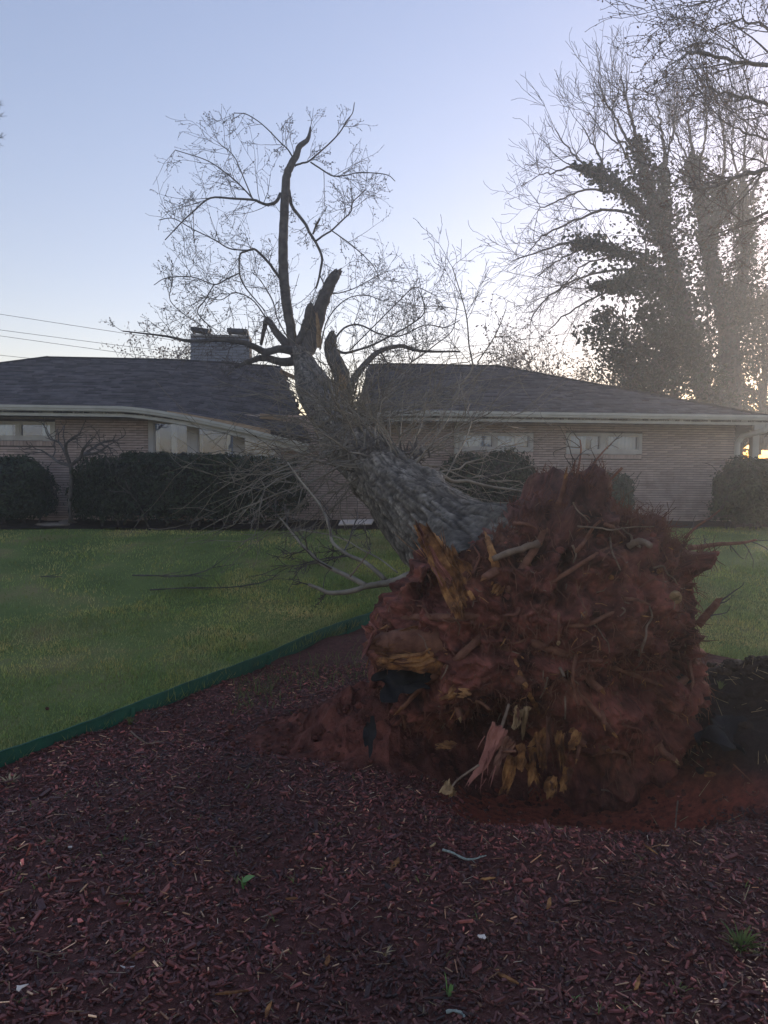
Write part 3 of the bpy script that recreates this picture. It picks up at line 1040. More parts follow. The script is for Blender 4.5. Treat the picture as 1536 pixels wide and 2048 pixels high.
limb([(561, 558), (548, 540), (537, 525), (512, 500), (500, 500), (491, 503), (480, 510), (479, 546), (488, 570), (501, 588), (530, 622)], 2.90, 1.12, 17.2, 16.0, kids=10, klen=1.0)
limb([(477, 547), (450, 560), (428, 569), (385, 554), (333, 556), (308, 570)], 1.51, 0.75, 16.5, 15.8, kids=11, klen=1.1)
limb([(505, 500), (480, 500), (456, 496), (428, 479), (385, 458), (347, 437), (318, 440)], 1.51, 0.75, 16.6, 17.2, kids=12, klen=1.1)
limb([(428, 569), (410, 600), (395, 625), (420, 655), (416, 672)], 1.16, 1.20, 16.2, 16.0, kids=7, klen=.9)
limb([(589, 331), (605, 326), (618, 322), (649, 296), (677, 268), (695, 240), (705, 226), (709, 205)], 2.09, 0.75, 17.4, 17.9, kids=11, klen=.85)
limb([(621, 324), (645, 340), (667, 352), (695, 350), (720, 345), (772, 349), (790, 362)], 1.62, 0.75, 17.5, 18.4, kids=11, klen=.9)
limb([(584, 312), (575, 298), (561, 285), (526, 250), (494, 229), (470, 226)], 1.51, 0.75, 17.4, 17.0, kids=10, klen=.8)
limb([(639, 549), (660, 585), (700, 580), (740, 560), (770, 545)], 1.28, 0.75, 17.3, 17.9, kids=9, klen=1.0)
# right-hand limbs low over the roof
limb([(690, 805), (700, 780), (706, 762), (716, 745), (740, 718), (760, 702), (800, 692), (830, 700), (860, 703), (920, 703)], 9.00, 1.80, 15.0, 16.8, kids=13, klen=1.3, uplift=.07)
limb([(672, 700), (690, 706), (715, 700), (745, 690), (780, 672), (820, 650), (850, 622), (838, 580)], 2.90, 0.90, 16.6, 17.8, kids=14, klen=1.2, uplift=.06)
limb([(668, 680), (690, 655), (720, 650), (760, 668), (800, 672), (850, 650), (890, 655), (920, 640)], 2.09, 0.83, 16.6, 17.2, kids=13, klen=1.1, uplift=.05)
limb([(760, 702), (790, 740), (835, 716), (870, 690), (905, 660), (915, 610)], 1.74, 0.75, 16.0, 16.8, kids=12, klen=1.2, uplift=.06)
limb([(700, 700), (760, 640), (800, 600), (830, 575), (870, 590)], 1.28, 0.75, 17.6, 18.4, kids=13, klen=1.1, uplift=.05)
# left-hand broken limbs on the ridge
limb([(600, 716), (575, 690), (552, 664), (535, 640), (528, 660), (522, 690)], 10.00, 3.00, 17.0, 17.6, kids=6, klen=.8)
limb([(598, 705), (560, 698), (530, 704), (505, 692), (480, 684), (440, 680), (380, 682), (330, 672), (245, 662)], 9.00, 1.20, 17.0, 15.4, kids=14, klen=1.0)
limb([(600, 720), (565, 724), (530, 716), (500, 722), (470, 735)], 10.00, 3.50, 17.0, 16.6, kids=8, klen=.8)
limb([(535, 640), (505, 600), (470, 585), (440, 600), (400, 590)], 1.39, 0.75, 17.2, 17.0, kids=11, klen=1.0)
limb([(590, 700), (556, 640), (545, 600), (520, 560), (505, 545)], 1.28, 0.75, 17.4, 18.2, kids=11, klen=1.0)
limb([(640, 700), (655, 640), (690, 600), (730, 590), (760, 600)], 1.39, 0.75, 17.4, 18.0, kids=12, klen=1.0)
limb([(415, 680), (400, 650), (370, 630), (340, 600), (345, 565)], 1.04, 0.75, 16.0, 15.8, kids=11, klen=.9)

# torn wood on the upper trunk
def slab(p, q, wd, th, material, parent=tree, name='splinter', rng=rngT, nfib=7, bend=.06):
    """a torn slab of wood: cupped sheet with fibre ridges, frayed tip and uneven root"""
    p, q = np.asarray(p, float), np.asarray(q, float)
    ax = q - p
    L = np.linalg.norm(ax)
    d = ax / L
    s1 = nrm(np.cross(d, nrm(np.array([.15, -1, .2]) + rng.normal(size=3) * .25)))
    s2 = np.cross(d, s1)
    na, nl = 15, 20
    sd = int(rng.integers(0, 999))
    a = np.linspace(0, 1, na)
    t = np.linspace(0, 1, nl)
    fray = .5 + .5 * (.55 * noise(xyz(a * 5 + sd, 1.5, 0), 1) + .6 * noise(xyz(a * 13 + sd, 4.5, 0), 2))
    l1 = L * np.clip(.62 + .55 * fray, .45, 1.15)
    l0 = -L * .10 * rng.random(na)
    A_, T_ = np.meshgrid(a, t, indexing='ij')
    along = l0[:, None] + (l1 - l0)[:, None] * T_
    wp = wd * (.78 + .30 * np.sin(T_ * 2.6 + rng.uniform(0, 3)) - .22 * T_)
    fib = noise(xyz(A_ * 9 + sd, T_ * 1.6, 2.2), 7) * .55 + noise(xyz(A_ * 21 + sd, T_ * 3.2, 8.2), 8) * .35
    cup = rng.uniform(-.5, .9)
    off = th * (1.1 * fib + cup * (4 * (A_ - .5) ** 2)) + bend * L * rng.normal() * T_ ** 2 + th * .9 * noise(xyz(T_ * 4 + sd, A_ * 2, 5), 9)
    tk_ = th * (.55 - .45 * T_) * (1 - (2 * A_ - 1) ** 4 * .7) + .002
    c = p + d * along[..., None] + s1 * (((A_ - .5) * wp) + wd * .10 * noise(xyz(T_ * 3 + sd, 3, 1), 3))[..., None]
    V = np.concatenate([(c + s2 * (off + tk_)[..., None]).reshape(-1, 3), (c + s2 * (off - tk_)[..., None]).reshape(-1, 3)])
    f = grid(na, nl)
    n_ = na * nl
    rimi = np.concatenate([np.arange(nl), np.arange(1, na) * nl + nl - 1, (na - 1) * nl + np.arange(nl - 2, -1, -1), np.arange(na - 2, 0, -1) * nl])
    rn = np.roll(rimi, -1)
    return mk(name, V, np.vstack([f, f[:, ::-1] + n_, np.stack([rn, rimi, rimi + n_, rn + n_], -1)]), M[material], parent)
def shard(p, q, wd, th, material, parent=tree, name='splinter', rng=rngT, nfib=7, bend=.06):
    p, q = np.asarray(p, float), np.asarray(q, float)
    o = slab(p, q, wd, th, material, parent, name, rng, nfib, bend)
    L = np.linalg.norm(q - p)
    o2 = slab(p + rng.normal(size=3) * wd * .18 + [0, -.01, 0], p + (q - p) * rng.uniform(.5, .8) + rng.normal(size=3) * wd * .3, wd * rng.uniform(.35, .6), th * .8, 'root' if rng.random() < .5 else material, parent, name, rng, nfib, bend)
    lines = []
    for k in range(nfib + 3):
        t0 = rng.uniform(.1, .8)
        a = p + (q - p) * t0 + rng.normal(size=3) * wd * .22
        d = nrm(nrm(q - p) + rng.normal(size=3) * .22)
        l = L * rng.uniform(.15, .5)
        r = wd * rng.uniform(.015, .04)
        lines.append((np.array([a, a + d * l * .5 + rng.normal(size=3) * l * .03, a + d * l]), np.array([r, r * .8, r * .1])))
    tag(tube_set(lines, 4).build('wood_fibres', M[material], o), kind='stuff')
    return o
shard(at(690, 842, 13.4), at(702, 818, 13.3), .16, .05, 'pink_wood')
shard(at(682, 800, 14.2), at(690, 745, 14.6), .20, .06, 'pale_wood')
shard(at(700, 836, 13.2), at(684, 826, 13.1), .12, .04, 'pink_wood')
shard(at(640, 690, 16.2), at(634, 622, 16.5), .10, .03, 'pale_wood')

# shoots bursting from the trunk
def pt_on_trunk(D, a):
    c, r, t, m1, m2 = trunk_at(D)
    return c + r * .9 * (math.cos(a) * m1 + math.sin(a) * m2)
targets = []
def aim(D, a, lst, dep, k=1):
    for (x, y) in lst:
        for _ in range(k):
            targets.append((D, a, x, y, dep))
aim(8.8, 2.4, [(590, 790), (640, 770), (560, 880), (480, 960), (400, 1035), (440, 1062), (500, 1090), (375, 950), (620, 705), (700, 760), (470, 900), (540, 1000), (430, 985), (520, 1052), (600, 1080), (470, 1030)], (-1.2, .8), 1)
aim(8.7, 1.4, [(740, 790), (800, 830), (770, 760), (830, 780), (690, 800), (650, 820), (860, 840)], (-.5, 1.5), 2)
aim(8.4, .7, [(960, 745), (1000, 820), (1045, 870), (1000, 985), (1060, 900), (920, 800), (1015, 958), (965, 1000), (1030, 800), (940, 880), (880, 780), (1070, 970)], (-.4, 2.), 2)
aim(10.5, 2.6, [(450, 860), (430, 905), (480, 830), (520, 800), (500, 940), (560, 960), (420, 1000), (610, 1000), (640, 1040)], (-1.5, .5), 1)
aim(11.8, 1.2, [(900, 770), (950, 800), (850, 720), (780, 740), (1000, 700), (830, 830), (905, 860), (760, 850)], (-1, 1.2), 2)
aim(12.8, 2.8, [(470, 800), (450, 770), (540, 860), (500, 870), (570, 900), (520, 780)], (-1.2, .6), 2)
aim(9.8, 2.2, [(600, 860), (560, 900), (640, 900), (520, 930), (620, 960), (580, 1010), (480, 1010), (660, 860), (540, 1060)], (-1.6, -.2), 2)
aim(11., 1.6, [(640, 760), (700, 790), (600, 820), (740, 830), (780, 800), (670, 730), (720, 740), (620, 800), (690, 760), (800, 760), (660, 700)], (-2., 0), 3)
aim(12.5, 1.9, [(560, 760), (600, 740), (640, 790), (720, 800), (760, 820), (700, 860), (590, 840)], (-2.4, -.4), 3)
aim(11.6, 1.0, [(820, 760), (880, 740), (930, 780), (980, 790), (860, 800), (1000, 840), (760, 780), (900, 830), (800, 700)], (-1.6, .6), 2)
aim(9.5, 4.0, [(600, 1060), (560, 1020), (640, 1090), (690, 1075), (520, 1010)], (-1, .3), 1)
rngS = np.random.default_rng(5)
nshoot = 0
for (D, a, x, y, dep) in targets:
    p0 = pt_on_trunk(D + rngS.normal() * .25, a + rngS.normal() * .3)
    x += rngS.normal() * 28; y += rngS.normal() * 22
    De = max(6.6, p0[1] + rngS.uniform(*dep))
    p1 = at(x, y, De)
    if p1[2] < tz0(p1[0], p1[1]) + .05:
        p1[2] = tz0(p1[0], p1[1]) + .05 + rngS.uniform(0, .2)
    L = np.linalg.norm(p1 - p0)
    t = np.linspace(0, 1, 10)[:, None]
    bow = rngS.normal(size=3) * .07 * L
    P = p0 + (p1 - p0) * t + bow * np.sin(t * np.pi) + np.array([0, 0, .10 * L]) * np.sin(t * np.pi) * rngS.uniform(-.4, 1)
    P[1:] += rngS.normal(size=(9, 3)) * .012 * L
    r0 = rngS.uniform(.006, .014)
    rad = np.linspace(r0, .0038, 10)
    b = MB(); b.tube(P, rad, 5)
    out = {}
    prm = dict(n=[4, 3], wob=[.12, .15], up=[.03, .0], levels=2, kids=[2], ang=[(20, 50)], ratio=[.5], rmin=.0034, taper=.5)
    for c in range(rngS.integers(2, 6)):
        ii = rngS.integers(3, 9)
        d0 = nrm(P[ii] - P[ii - 1])
        nd = rot_about(d0, nrm(np.cross(d0, rngS.normal(size=3))), R(rngS.uniform(20, 50)))
        grow(rngS, P[ii], nd, L * rngS.uniform(.15, .4), max(.004, rad[ii] * .7), 0, prm, out)
    for k in out:
        for P2, r2 in out[k]:
            b.tube(P2, r2, 3, cap=False)
    b.build('shoot', M['shoot'], tree, smooth=True)
# one tall upright shoot against the sky
limb([(905, 800), (925, 765), (945, 735), (938, 690), (934, 640), (925, 600), (905, 535)], 2.2, .9, 10.5, 11.5, kids=7, klen=.7, material='shoot')
limb([(955, 725), (985, 680), (1000, 650), (1012, 618)], 1.4, .8, 11.2, 11.6, kids=4, klen=.4, material='shoot')
limb([(880, 948), (905, 962), (935, 962), (975, 972), (1040, 982), (1062, 990)], 4.2, 1.6, 8.0, 8.8, kids=5, klen=.6, material='shoot')
# burr of sprouts
for (D, a) in ((8.75, 1.9), (8.5, .9)):
    c = pt_on_trunk(D, a)
    L = []
    for k in range(60):
        d = nrm(rngS.normal(size=3) + nrm(c - trunk_at(D)[0]) * .9)
        s0 = c + rngS.normal(size=3) * .08
        L.append((np.array([s0, s0 + d * .05, s0 + d * rngS.uniform(.08, .16)]), np.array([.016, .011, .004])))
    tube_set(L, 4).build('burr', M['limb_bark'], tree)

# low boughs reaching left over the lawn from the base
limb([(850, 1148), (820, 1150), (795, 1160), (765, 1168), (735, 1172), (700, 1183), (660, 1186), (640, 1178), (617, 1169)], 9, 3.2, 6.0, 6.2, material='shoot', kids=2, klen=.25, n=30)
limb([(732, 1172), (712, 1160), (690, 1150), (665, 1138), (640, 1125), (618, 1103), (600, 1086), (580, 1060), (560, 1036)], 6, 1.6, 6.1, 6.5, material='shoot', kids=4, klen=.4, n=34)
limb([(770, 1160), (750, 1140), (725, 1122), (700, 1112), (685, 1102), (665, 1085), (660, 1060), (652, 1035), (640, 1010), (600, 960), (575, 925)], 5, 1.6, 6.15, 7.0, material='shoot', kids=5, klen=.5, n=40)
limb([(795, 1145), (760, 1118), (725, 1100), (690, 1080), (650, 1068), (600, 1060)], 1.7, 1.0, 6.3, 7.2, material='shoot', kids=3, klen=.3)
limb([(700, 1153), (722, 1126), (742, 1098)], 1.9, 1.2, 6.0, 6.1, material='root_pale', kids=0)

# ------------------------------------------------------------------ root plate
RT_P = dict(n=[4, 3], wob=[.2, .25], up=[.0, .0], levels=2, kids=[2], ang=[(25, 60)], ratio=[.45], rmin=.0025, taper=.4)
YP = 5.35
outl = [(738, 1288), (775, 1240), (812, 1198), (832, 1155), (870, 1118), (950, 1080), (1010, 1050), (1050, 1018), (1095, 988), (1135, 948), (1182, 952), (1222, 1000), (1275, 1034), (1330, 1058), (1378, 1088), (1402, 1125), (1396, 1180), (1402, 1250), (1396, 1320), (1390, 1400), (1390, 1480), (1385, 1570), (1340, 1660), (1200, 1720), (1050, 1720), (920, 1680), (860, 1560), (800, 1450), (765, 1380), (735, 1330)]
OW = np.array([at(a, b, YP) for a, b in outl])
PC = at(1095, 1310, YP)
th = np.arctan2(OW[:, 2] - PC[2], OW[:, 0] - PC[0])
rr = np.hypot(OW[:, 2] - PC[2], OW[:, 0] - PC[0])
o_ = np.argsort(th)
NT, NPH = 520, 300
tt = np.linspace(-np.pi, np.pi, NT, endpoint=False)
Rth = np.interp(tt, np.r_[th[o_][-1] - 2 * np.pi, th[o_], th[o_][0] + 2 * np.pi], np.r_[rr[o_][-1], rr[o_], rr[o_][0]])
Rth = Rth * (1 + .05 * noise(xyz(np.cos(tt) * 9, np.sin(tt) * 9, .4), 17) + .04 * noise(xyz(np.cos(tt) * 24, np.sin(tt) * 24, .9), 18))
ph = np.linspace(.012, np.pi - .012, NPH)
PH, TT = np.meshgrid(ph, tt, indexing='ij')
sp = np.sin(PH)
# flat-faced lens: radial fills out quickly, front bulge shallow, back tapers to the trunk
rad_ = np.where(PH < np.pi / 2, sp ** .75, sp ** .8)
RT = Rth[None, :] * rad_
Xp = PC[0] + np.cos(TT) * RT
Zp = PC[2] + np.sin(TT) * RT
cz = np.cos(PH)
dep = np.where(cz > 0, -.42 * np.abs(cz) ** 1.1, .62 * np.abs(cz) ** 1.0)
Yp = YP + dep - .16 * (Zp - PC[2]) * (cz > -.2)
# pull the back towards the trunk
bk = sm(.0, -1.0, cz)
Xp = Xp - .35 * bk
V = xyz(Xp, Yp, Zp)
frontw = sm(-.35, .25, cz)
Nv = nrm(np.stack([np.cos(TT) * sp, -cz * 1.3, np.sin(TT) * sp], -1))
n_big = fbm(V * 2.3, 3, 41)
n_mid = fbm(V * 6.5 + 3, 4, 47)
n_fin = fbm(V * 19 + 8, 3, 53)
lump = 1 - np.abs(noise(V * np.array([5.5, 5.5, 8.5]) + .35 * n_mid[..., None], 61)) * 2
crag = np.abs(noise(V * np.array([11, 11, 15]) + 4, 63))
bq = 2.4 * fbm(V * np.array([3.0, 3.0, 4.8]) + 17, 2, 95)
blk = (bq - .8 * np.sin(2 * np.pi * bq) / (2 * np.pi)) / 2.4          # clay breaks off in blocks
pits = sm(.30, .75, noise(V * 7 + 31, 97)) + .7 * sm(.35, .7, noise(V * 15 + 3, 98))
rimw = sm(.05, .45, np.abs(cz))
disp = (.05 * n_big + .085 * blk) * (.35 + .65 * rimw) + .036 * n_mid + .012 * n_fin - .045 * pits + .030 * lump - .030 * sm(.16, .02, crag) * sm(-.2, .3, n_mid)
V = V + Nv * disp[..., None]
def hollow(px, py, cx_, cy_, ax_, ay_, rot=0., pw=4):
    c_, s_ = math.cos(R(rot)), math.sin(R(rot))
    dx, dy = px - cx_, py - cy_
    a = (dx * c_ + dy * s_) / ax_
    b = (-dx * s_ + dy * c_) / ay_
    return np.exp(-(np.abs(a) ** pw + np.abs(b) ** pw))
px, py = proj(V)
wob_ = 18 * n_mid
px, py = px + wob_, py + wob_ * .8
push = (.75 * hollow(px, py, 975, 1500, 115, 62, -28) + .6 * hollow(px, py, 1010, 1570, 120, 60) + .28 * hollow(px, py, 1142, 1165, 16, 50, 8) + .12 * hollow(px, py, 1060, 1120, 30, 12) +
        .30 * hollow(px, py, 815, 1365, 70, 38, -20) + .15 * hollow(px, py, 1262, 1365, 45, 50) + .12 * hollow(px, py, 1220, 1070, 60, 22) + .34 * hollow(px, py, 880, 1185, 42, 40, 40) + .22 * hollow(px, py, 1335, 1360, 26, 70, 20) + .10 * hollow(px, py, 1390, 1150, 30, 80))
bulge = .12 * hollow(px, py, 980, 1350, 170, 45, 14) + .10 * hollow(px, py, 1230, 1250, 120, 60) + .12 * hollow(px, py, 900, 1400, 60, 20, -15)
V[..., 1] += (push * frontw - bulge * frontw)
tone = 1.0 + .22 * n_big + .28 * n_mid + .38 * n_fin + .35 * fbm(V * 48, 2, 119)
topd = sm(1180, 1010, py)                                   # darker humus and old mulch along the upper rim
och = sm(.10, .55, fbm(V * 3.1 + 20, 3, 71))
colr = np.clip(tone, .25, 2.0)[..., None] * (np.array([1., 1., 1.]) * (1 - och[..., None]) + och[..., None] * np.array([1.08, 1.2, 1.05]))
colr = colr * (1 - topd[..., None] * np.array([.35, .15, .0])) * (1 - .45 * sm(.25, .6, fbm(V * 4 + 40, 2, 77)))[..., None]
i = np.arange(NPH - 1)[:, None] * NT
j = np.arange(NT)[None]
jn = (j + 1) % NT
qf = np.stack([i + j, i + jn, i + NT + jn, i + NT + j], -1).reshape(-1, 4)
plate = mk('root_plate', V.reshape(-1, 3), qf[:, ::-1], M['clay'], tree, smooth=True, col=colr.reshape(-1, 3))
PV = V.reshape(-1, 3)
PFX, PFY = proj(PV)
frontv = (frontw.ravel() > .5)
def on_plate(x, y, lift=.02):
    k = np.where(frontv)[0]
    d = (PFX[k] - x) ** 2 + (PFY[k] - y) ** 2
    near = k[np.argsort(d)[:12]]
    D = PV[near, 1].min()
    return at(x, y, D - lift)
def root(pts, r0, r1, material='root', lifts=None, sides=7, name='root'):
    lifts = lifts or [.03] * len(pts)
    P = np.array([on_plate(a, b, l) for (a, b), l in zip(pts, lifts)])
    n = len(pts) * 5
    Q = spline(P, n) + rngT.normal(size=(n, 3)) * r1 * .12
    b = MB(); b.tube(Q, np.linspace(r0, r1, n) * (1 + .06 * rngT.normal(size=n)), sides)
    return b.build(name, M[material], tree, smooth=True)
root([(985, 1118), (1030, 1102), (1080, 1086)], .020, .024, 'root_pale', [.06, .10, .12])
root([(1155, 1053), (1200, 1056), (1222, 1060), (1265, 1054), (1308, 1053)], .006, .004, 'root_pale', [.05, .09, .09, .08, .05])
root([(1220, 1075), (1224, 1103), (1232, 1120), (1241, 1140)], .007, .004, 'root_pale')
root([(1223, 1100), (1212, 1110), (1205, 1122)], .004, .003, 'root')
root([(1146, 1005), (1156, 1022), (1170, 1034), (1180, 1045)], .005, .004, 'root_pale')
root([(1152, 1310), (1146, 1345), (1148, 1380), (1155, 1412)], .013, .007, 'root', [.02, .06, .07, .08])
root([(1130, 1392), (1131, 1420), (1130, 1438)], .007, .004, 'root_pale')
root([(1118, 1225), (1118, 1255), (1117, 1284)], .010, .006, 'root', [.02, .05, .06])
root([(1118, 1284), (1116, 1288)], .012, .010, 'pale_wood', [.07, .07])
root([(1120, 1335), (1128, 1352)], .010, .009, 'root_pale', [.02, .05])
root([(1095, 1355), (1090, 1378), (1080, 1396)], .006, .004, 'root_pale', [.02, .05, .05])
root([(1258, 1092), (1280, 1082), (1302, 1092)], .024, .018, 'root_pale', [.02, .06, .05])
root([(1350, 1192), (1351, 1193)], .040, .034, 'pale_wood', [.0, .05], 9)
root([(1222, 1154), (1222, 1155)], .018, .014, 'torn_wood', [.0, .03], 8)
root([(1318, 1142), (1322, 1140)], .02, .015, 'torn_wood', [.0, .03], 8)
root([(1244, 1215), (1250, 1222), (1240, 1232)], .007, .004, 'root_pale')
root([(1250, 1198), (1275, 1200), (1300, 1210)], .012, .008, 'root')
root([(895, 1330), (890, 1345), (882, 1358)], .005, .004, 'root_pale', [.02, .05, .06])
root([(1145, 1090), (1152, 1110), (1146, 1125)], .008, .005, 'root_pale')
root([(840, 1545), (838, 1500), (860, 1478), (872, 1462)], .006, .009, 'root', [.04, .04, .03, .01])
rd = limb([(1380, 1095), (1400, 1094), (1440, 1088), (1480, 1086), (1512, 1080)], 6, 2.2, 5.6, 5.9, material='root', kids=5, klen=.35, name='root', twp=RT_P)
limb([(1370, 1075), (1395, 1052), (1420, 1036), (1440, 1020)], 3, 1.2, 5.6, 5.8, material='root', kids=4, klen=.25, name='root', twp=RT_P)
limb([(1395, 1250), (1415, 1228), (1434, 1205)], 9, 7.5, 5.5, 5.5, material='root', kids=2, klen=.2, name='root', jag=True, twp=RT_P)
limb([(1200, 985), (1222, 958), (1244, 936)], 3.2, 2.8, 5.6, 5.6, material='root', kids=0, name='root', twp=RT_P)
limb([(1150, 965), (1158, 930), (1162, 900), (1160, 880)], 2.6, 1.4, 5.7, 6.0, material='root', kids=4, klen=.25, name='root', twp=RT_P)
limb([(1165, 968), (1185, 930), (1205, 905), (1225, 885)], 2.4, 1.2, 5.7, 5.9, material='root', kids=4, klen=.3, name='root', twp=RT_P)
limb([(1140, 968), (1145, 940), (1152, 920)], 2.0, 1.0, 5.7, 5.7, material='root', kids=4, klen=.3, name='root', twp=RT_P)
# torn roots
limb([(965, 1245), (930, 1195), (895, 1140), (868, 1098), (848, 1070)], 34, 17, 5.08, 5.08, jag=True, kids=0, name='torn_root', material='torn_wood', sides=14, n=26)
limb([(920, 1290), (860, 1284), (800, 1284), (755, 1290)], 44, 20, 5.16, 5.02, jag=True, kids=0, name='torn_root', material='root', sides=14, n=22)
limb([(890, 1330), (840, 1324), (775, 1324)], 22, 15, 5.06, 4.96, jag=True, kids=0, name='torn_root', material='torn_wood', sides=12, n=16)
shard(at(925, 1205, 4.95), at(842, 1062, 5.15), .17, .05, 'torn_wood', name='torn_root', nfib=9, bend=.10)
shard(at(890, 1160, 4.98), at(832, 1050, 5.10), .09, .04, 'pink_wood', name='torn_root', nfib=6, bend=.08)
shard(at(950, 1190, 4.92), at(900, 1095, 5.05), .12, .04, 'torn_wood', name='torn_root', nfib=7)
shard(at(985, 1180, 4.95), at(1020, 1135, 4.98), .10, .03, 'torn_wood', name='torn_root', nfib=7)
shard(at(1050, 1120, 5.0), at(1062, 1150, 4.95), .05, .02, 'pale_wood', name='torn_root', nfib=5)
shard(at(925, 1205, 4.98), at(945, 1230, 4.97), .10, .03, 'torn_wood', name='torn_root', nfib=6)
shard(at(860, 1275, 5.10), at(745, 1290, 4.98), .17, .05, 'torn_wood', name='torn_root', nfib=9, bend=.08)
shard(at(860, 1320, 5.0), at(765, 1322, 4.92), .14, .05, 'torn_wood', name='torn_root', nfib=8, bend=.08)
shard(at(748, 1265, 4.98), at(724, 1318, 4.90), .035, .02, 'pink_wood', name='torn_root', nfib=4)
shard(at(745, 1262, 5.0), at(738, 1250, 4.96), .07, .03, 'pink_wood', name='torn_root', nfib=5)
# the red strip of torn bark in the hollow
shard(at(1000, 1462, 4.72), at(962, 1568, 4.58), .145, .03, 'pink_wood', name='torn_root', nfib=9, bend=.16)
limb([(1018, 1408), (1008, 1440), (998, 1466)], 3, 4, 4.85, 4.72, material='root_pale', kids=0, name='root', twp=RT_P)
limb([(958, 1530), (935, 1545), (915, 1560), (900, 1578)], 2.4, 2.0, 4.62, 4.55, material='root_pale', kids=0, name='root', twp=RT_P)
limb([(1000, 1503), (1032, 1502)], 3, 3, 4.65, 4.65, material='root', kids=0, name='root', twp=RT_P)
shard(at(892, 1572, 4.6), at(908, 1585, 4.5), .07, .03, 'pale_wood', name='torn_root', nfib=5)
for (a, b, c, d, wd, m_) in ((1022, 1518, 1004, 1592, .075, 'torn_wood'), (1035, 1420, 1030, 1460, .06, 'pale_wood'), (1052, 1418, 1046, 1478, .035, 'pale_wood'), (1082, 1470, 1086, 1545, .09, 'torn_wood'), (1118, 1470, 1124, 1540, .08, 'torn_wood'),
                             (1108, 1560, 1098, 1600, .08, 'torn_wood'), (1150, 1460, 1146, 1500, .05, 'torn_wood'), (1060, 1530, 1078, 1575, .08, 'torn_wood'), (1040, 1495, 1048, 1540, .06, 'torn_wood'), (1098, 1440, 1094, 1520, .03, 'root'), (1068, 1500, 1062, 1570, .07, 'torn_wood'), (1135, 1540, 1128, 1585, .06, 'torn_wood'),
                             (905, 1388, 885, 1400, .07, 'torn_wood'), (935, 1382, 925, 1396, .05, 'torn_wood'), (905, 1488, 870, 1492, .06, 'torn_wood'), (912, 1215, 928, 1232, .08, 'torn_wood')):
    shard(at(a, b, 4.84), at(c, d, 4.74), wd, .03, m_, name='torn_root', nfib=6, bend=.1)
# root strands running over the face and snapped ends standing proud
rngR = np.random.default_rng(64)
for k in range(46):
    x, y = rngR.uniform(800, 1390), rngR.uniform(1040, 1540)
    a = rngR.uniform(0, 2 * np.pi)
    pts = [(x, y)]
    for q_ in range(rngR.integers(3, 6)):
        a += rngR.normal() * .5
        x, y = x + math.cos(a) * rngR.uniform(10, 24), y + math.sin(a) * rngR.uniform(10, 24)
        pts.append((x, y))
    if any((abs(u_ - 1095) / 320) ** 2.5 + (abs(v_ - 1300) / 300) ** 2.5 > 1 for u_, v_ in pts): continue
    r0 = rngR.choice([.004, .005, .007, .010, .015])
    root(pts, r0, r0 * .5, rngR.choice(['root', 'root', 'root_pale', 'root_hair']), [rngR.uniform(.005, .04) for _ in pts], 6)
for k in range(18):
    x, y = rngR.uniform(840, 1380), rngR.uniform(1090, 1520)
    if (abs(x - 1095) / 300) ** 2.5 + (abs(y - 1300) / 270) ** 2.5 > 1: continue
    r0 = rngR.uniform(.010, .030)
    p0 = on_plate(x, y, -.03)
    d = nrm(np.array([rngR.normal() * .7, -1, rngR.normal() * .5 - .4]))
    l = rngR.uniform(.05, .16)
    b = MB()
    Q = np.array([p0, p0 + d * l * .5 + rngR.normal(size=3) * .008, p0 + d * l])
    b.tube(spline(Q, 7), np.linspace(r0 * 1.3, r0 * .9, 7), 8)
    o = b.build('root', M['root'], tree, smooth=True)
    e = Q[2]
    c = MB()
    for f_ in range(6):
        o2 = nrm(rngR.normal(size=3)) * r0 * .5
        c.tube(np.array([e + o2 - d * .01, e + o2 + d * rngR.uniform(.005, .035)]), np.array([r0 * .38, r0 * .12]), 4)
    c.build('snapped_end', M[rngR.choice(['torn_wood', 'pale_wood', 'torn_wood'])], o)
# thick roots half buried in the clay, running out to snapped ends at the rim
for (pts, r0, r1, m_) in (([(1010, 1190), (1050, 1130), (1085, 1070), (1120, 1000), (1132, 950)], .055, .024, 'root'), ([(1040, 1200), (1110, 1160), (1190, 1110), (1240, 1085)], .034, .016, 'root'),
                          ([(1110, 1245), (1170, 1250), (1230, 1225), (1290, 1232)], .034, .014, 'root'), ([(1050, 1280), (1140, 1310), (1240, 1340), (1320, 1370)], .05, .022, 'root'),
                          ([(1010, 1290), (1040, 1350), (1075, 1420)], .05, .028, 'torn_wood'), ([(970, 1270), (910, 1320), (850, 1370), (800, 1420)], .05, .024, 'root'), ([(960, 1230), (890, 1235), (820, 1235), (770, 1255)], .055, .026, 'root'),
                          ([(1090, 1330), (1170, 1400), (1230, 1470)], .04, .02, 'root'), ([(1000, 1160), (985, 1110), (975, 1075)], .05, .03, 'torn_wood')):
    r0, r1 = r0 * .6, r1 * .6
    o = root(pts, r0, r1, m_, [-.05] + list(rngR.uniform(-.035, .004, len(pts) - 2)) + [.02], 10)
    e = on_plate(*pts[-1], .03)
    d = nrm(e - on_plate(*pts[-2], -.01))
    c = MB()
    for f_ in range(8):
        o2 = nrm(rngR.normal(size=3)) * r1 * .55
        c.tube(np.array([e + o2 - d * .02, e + o2 + d * rngR.uniform(.01, .07)]), np.array([r1 * .40, r1 * .08]), 4)
    c.build('snapped_end', M['torn_wood'], o)
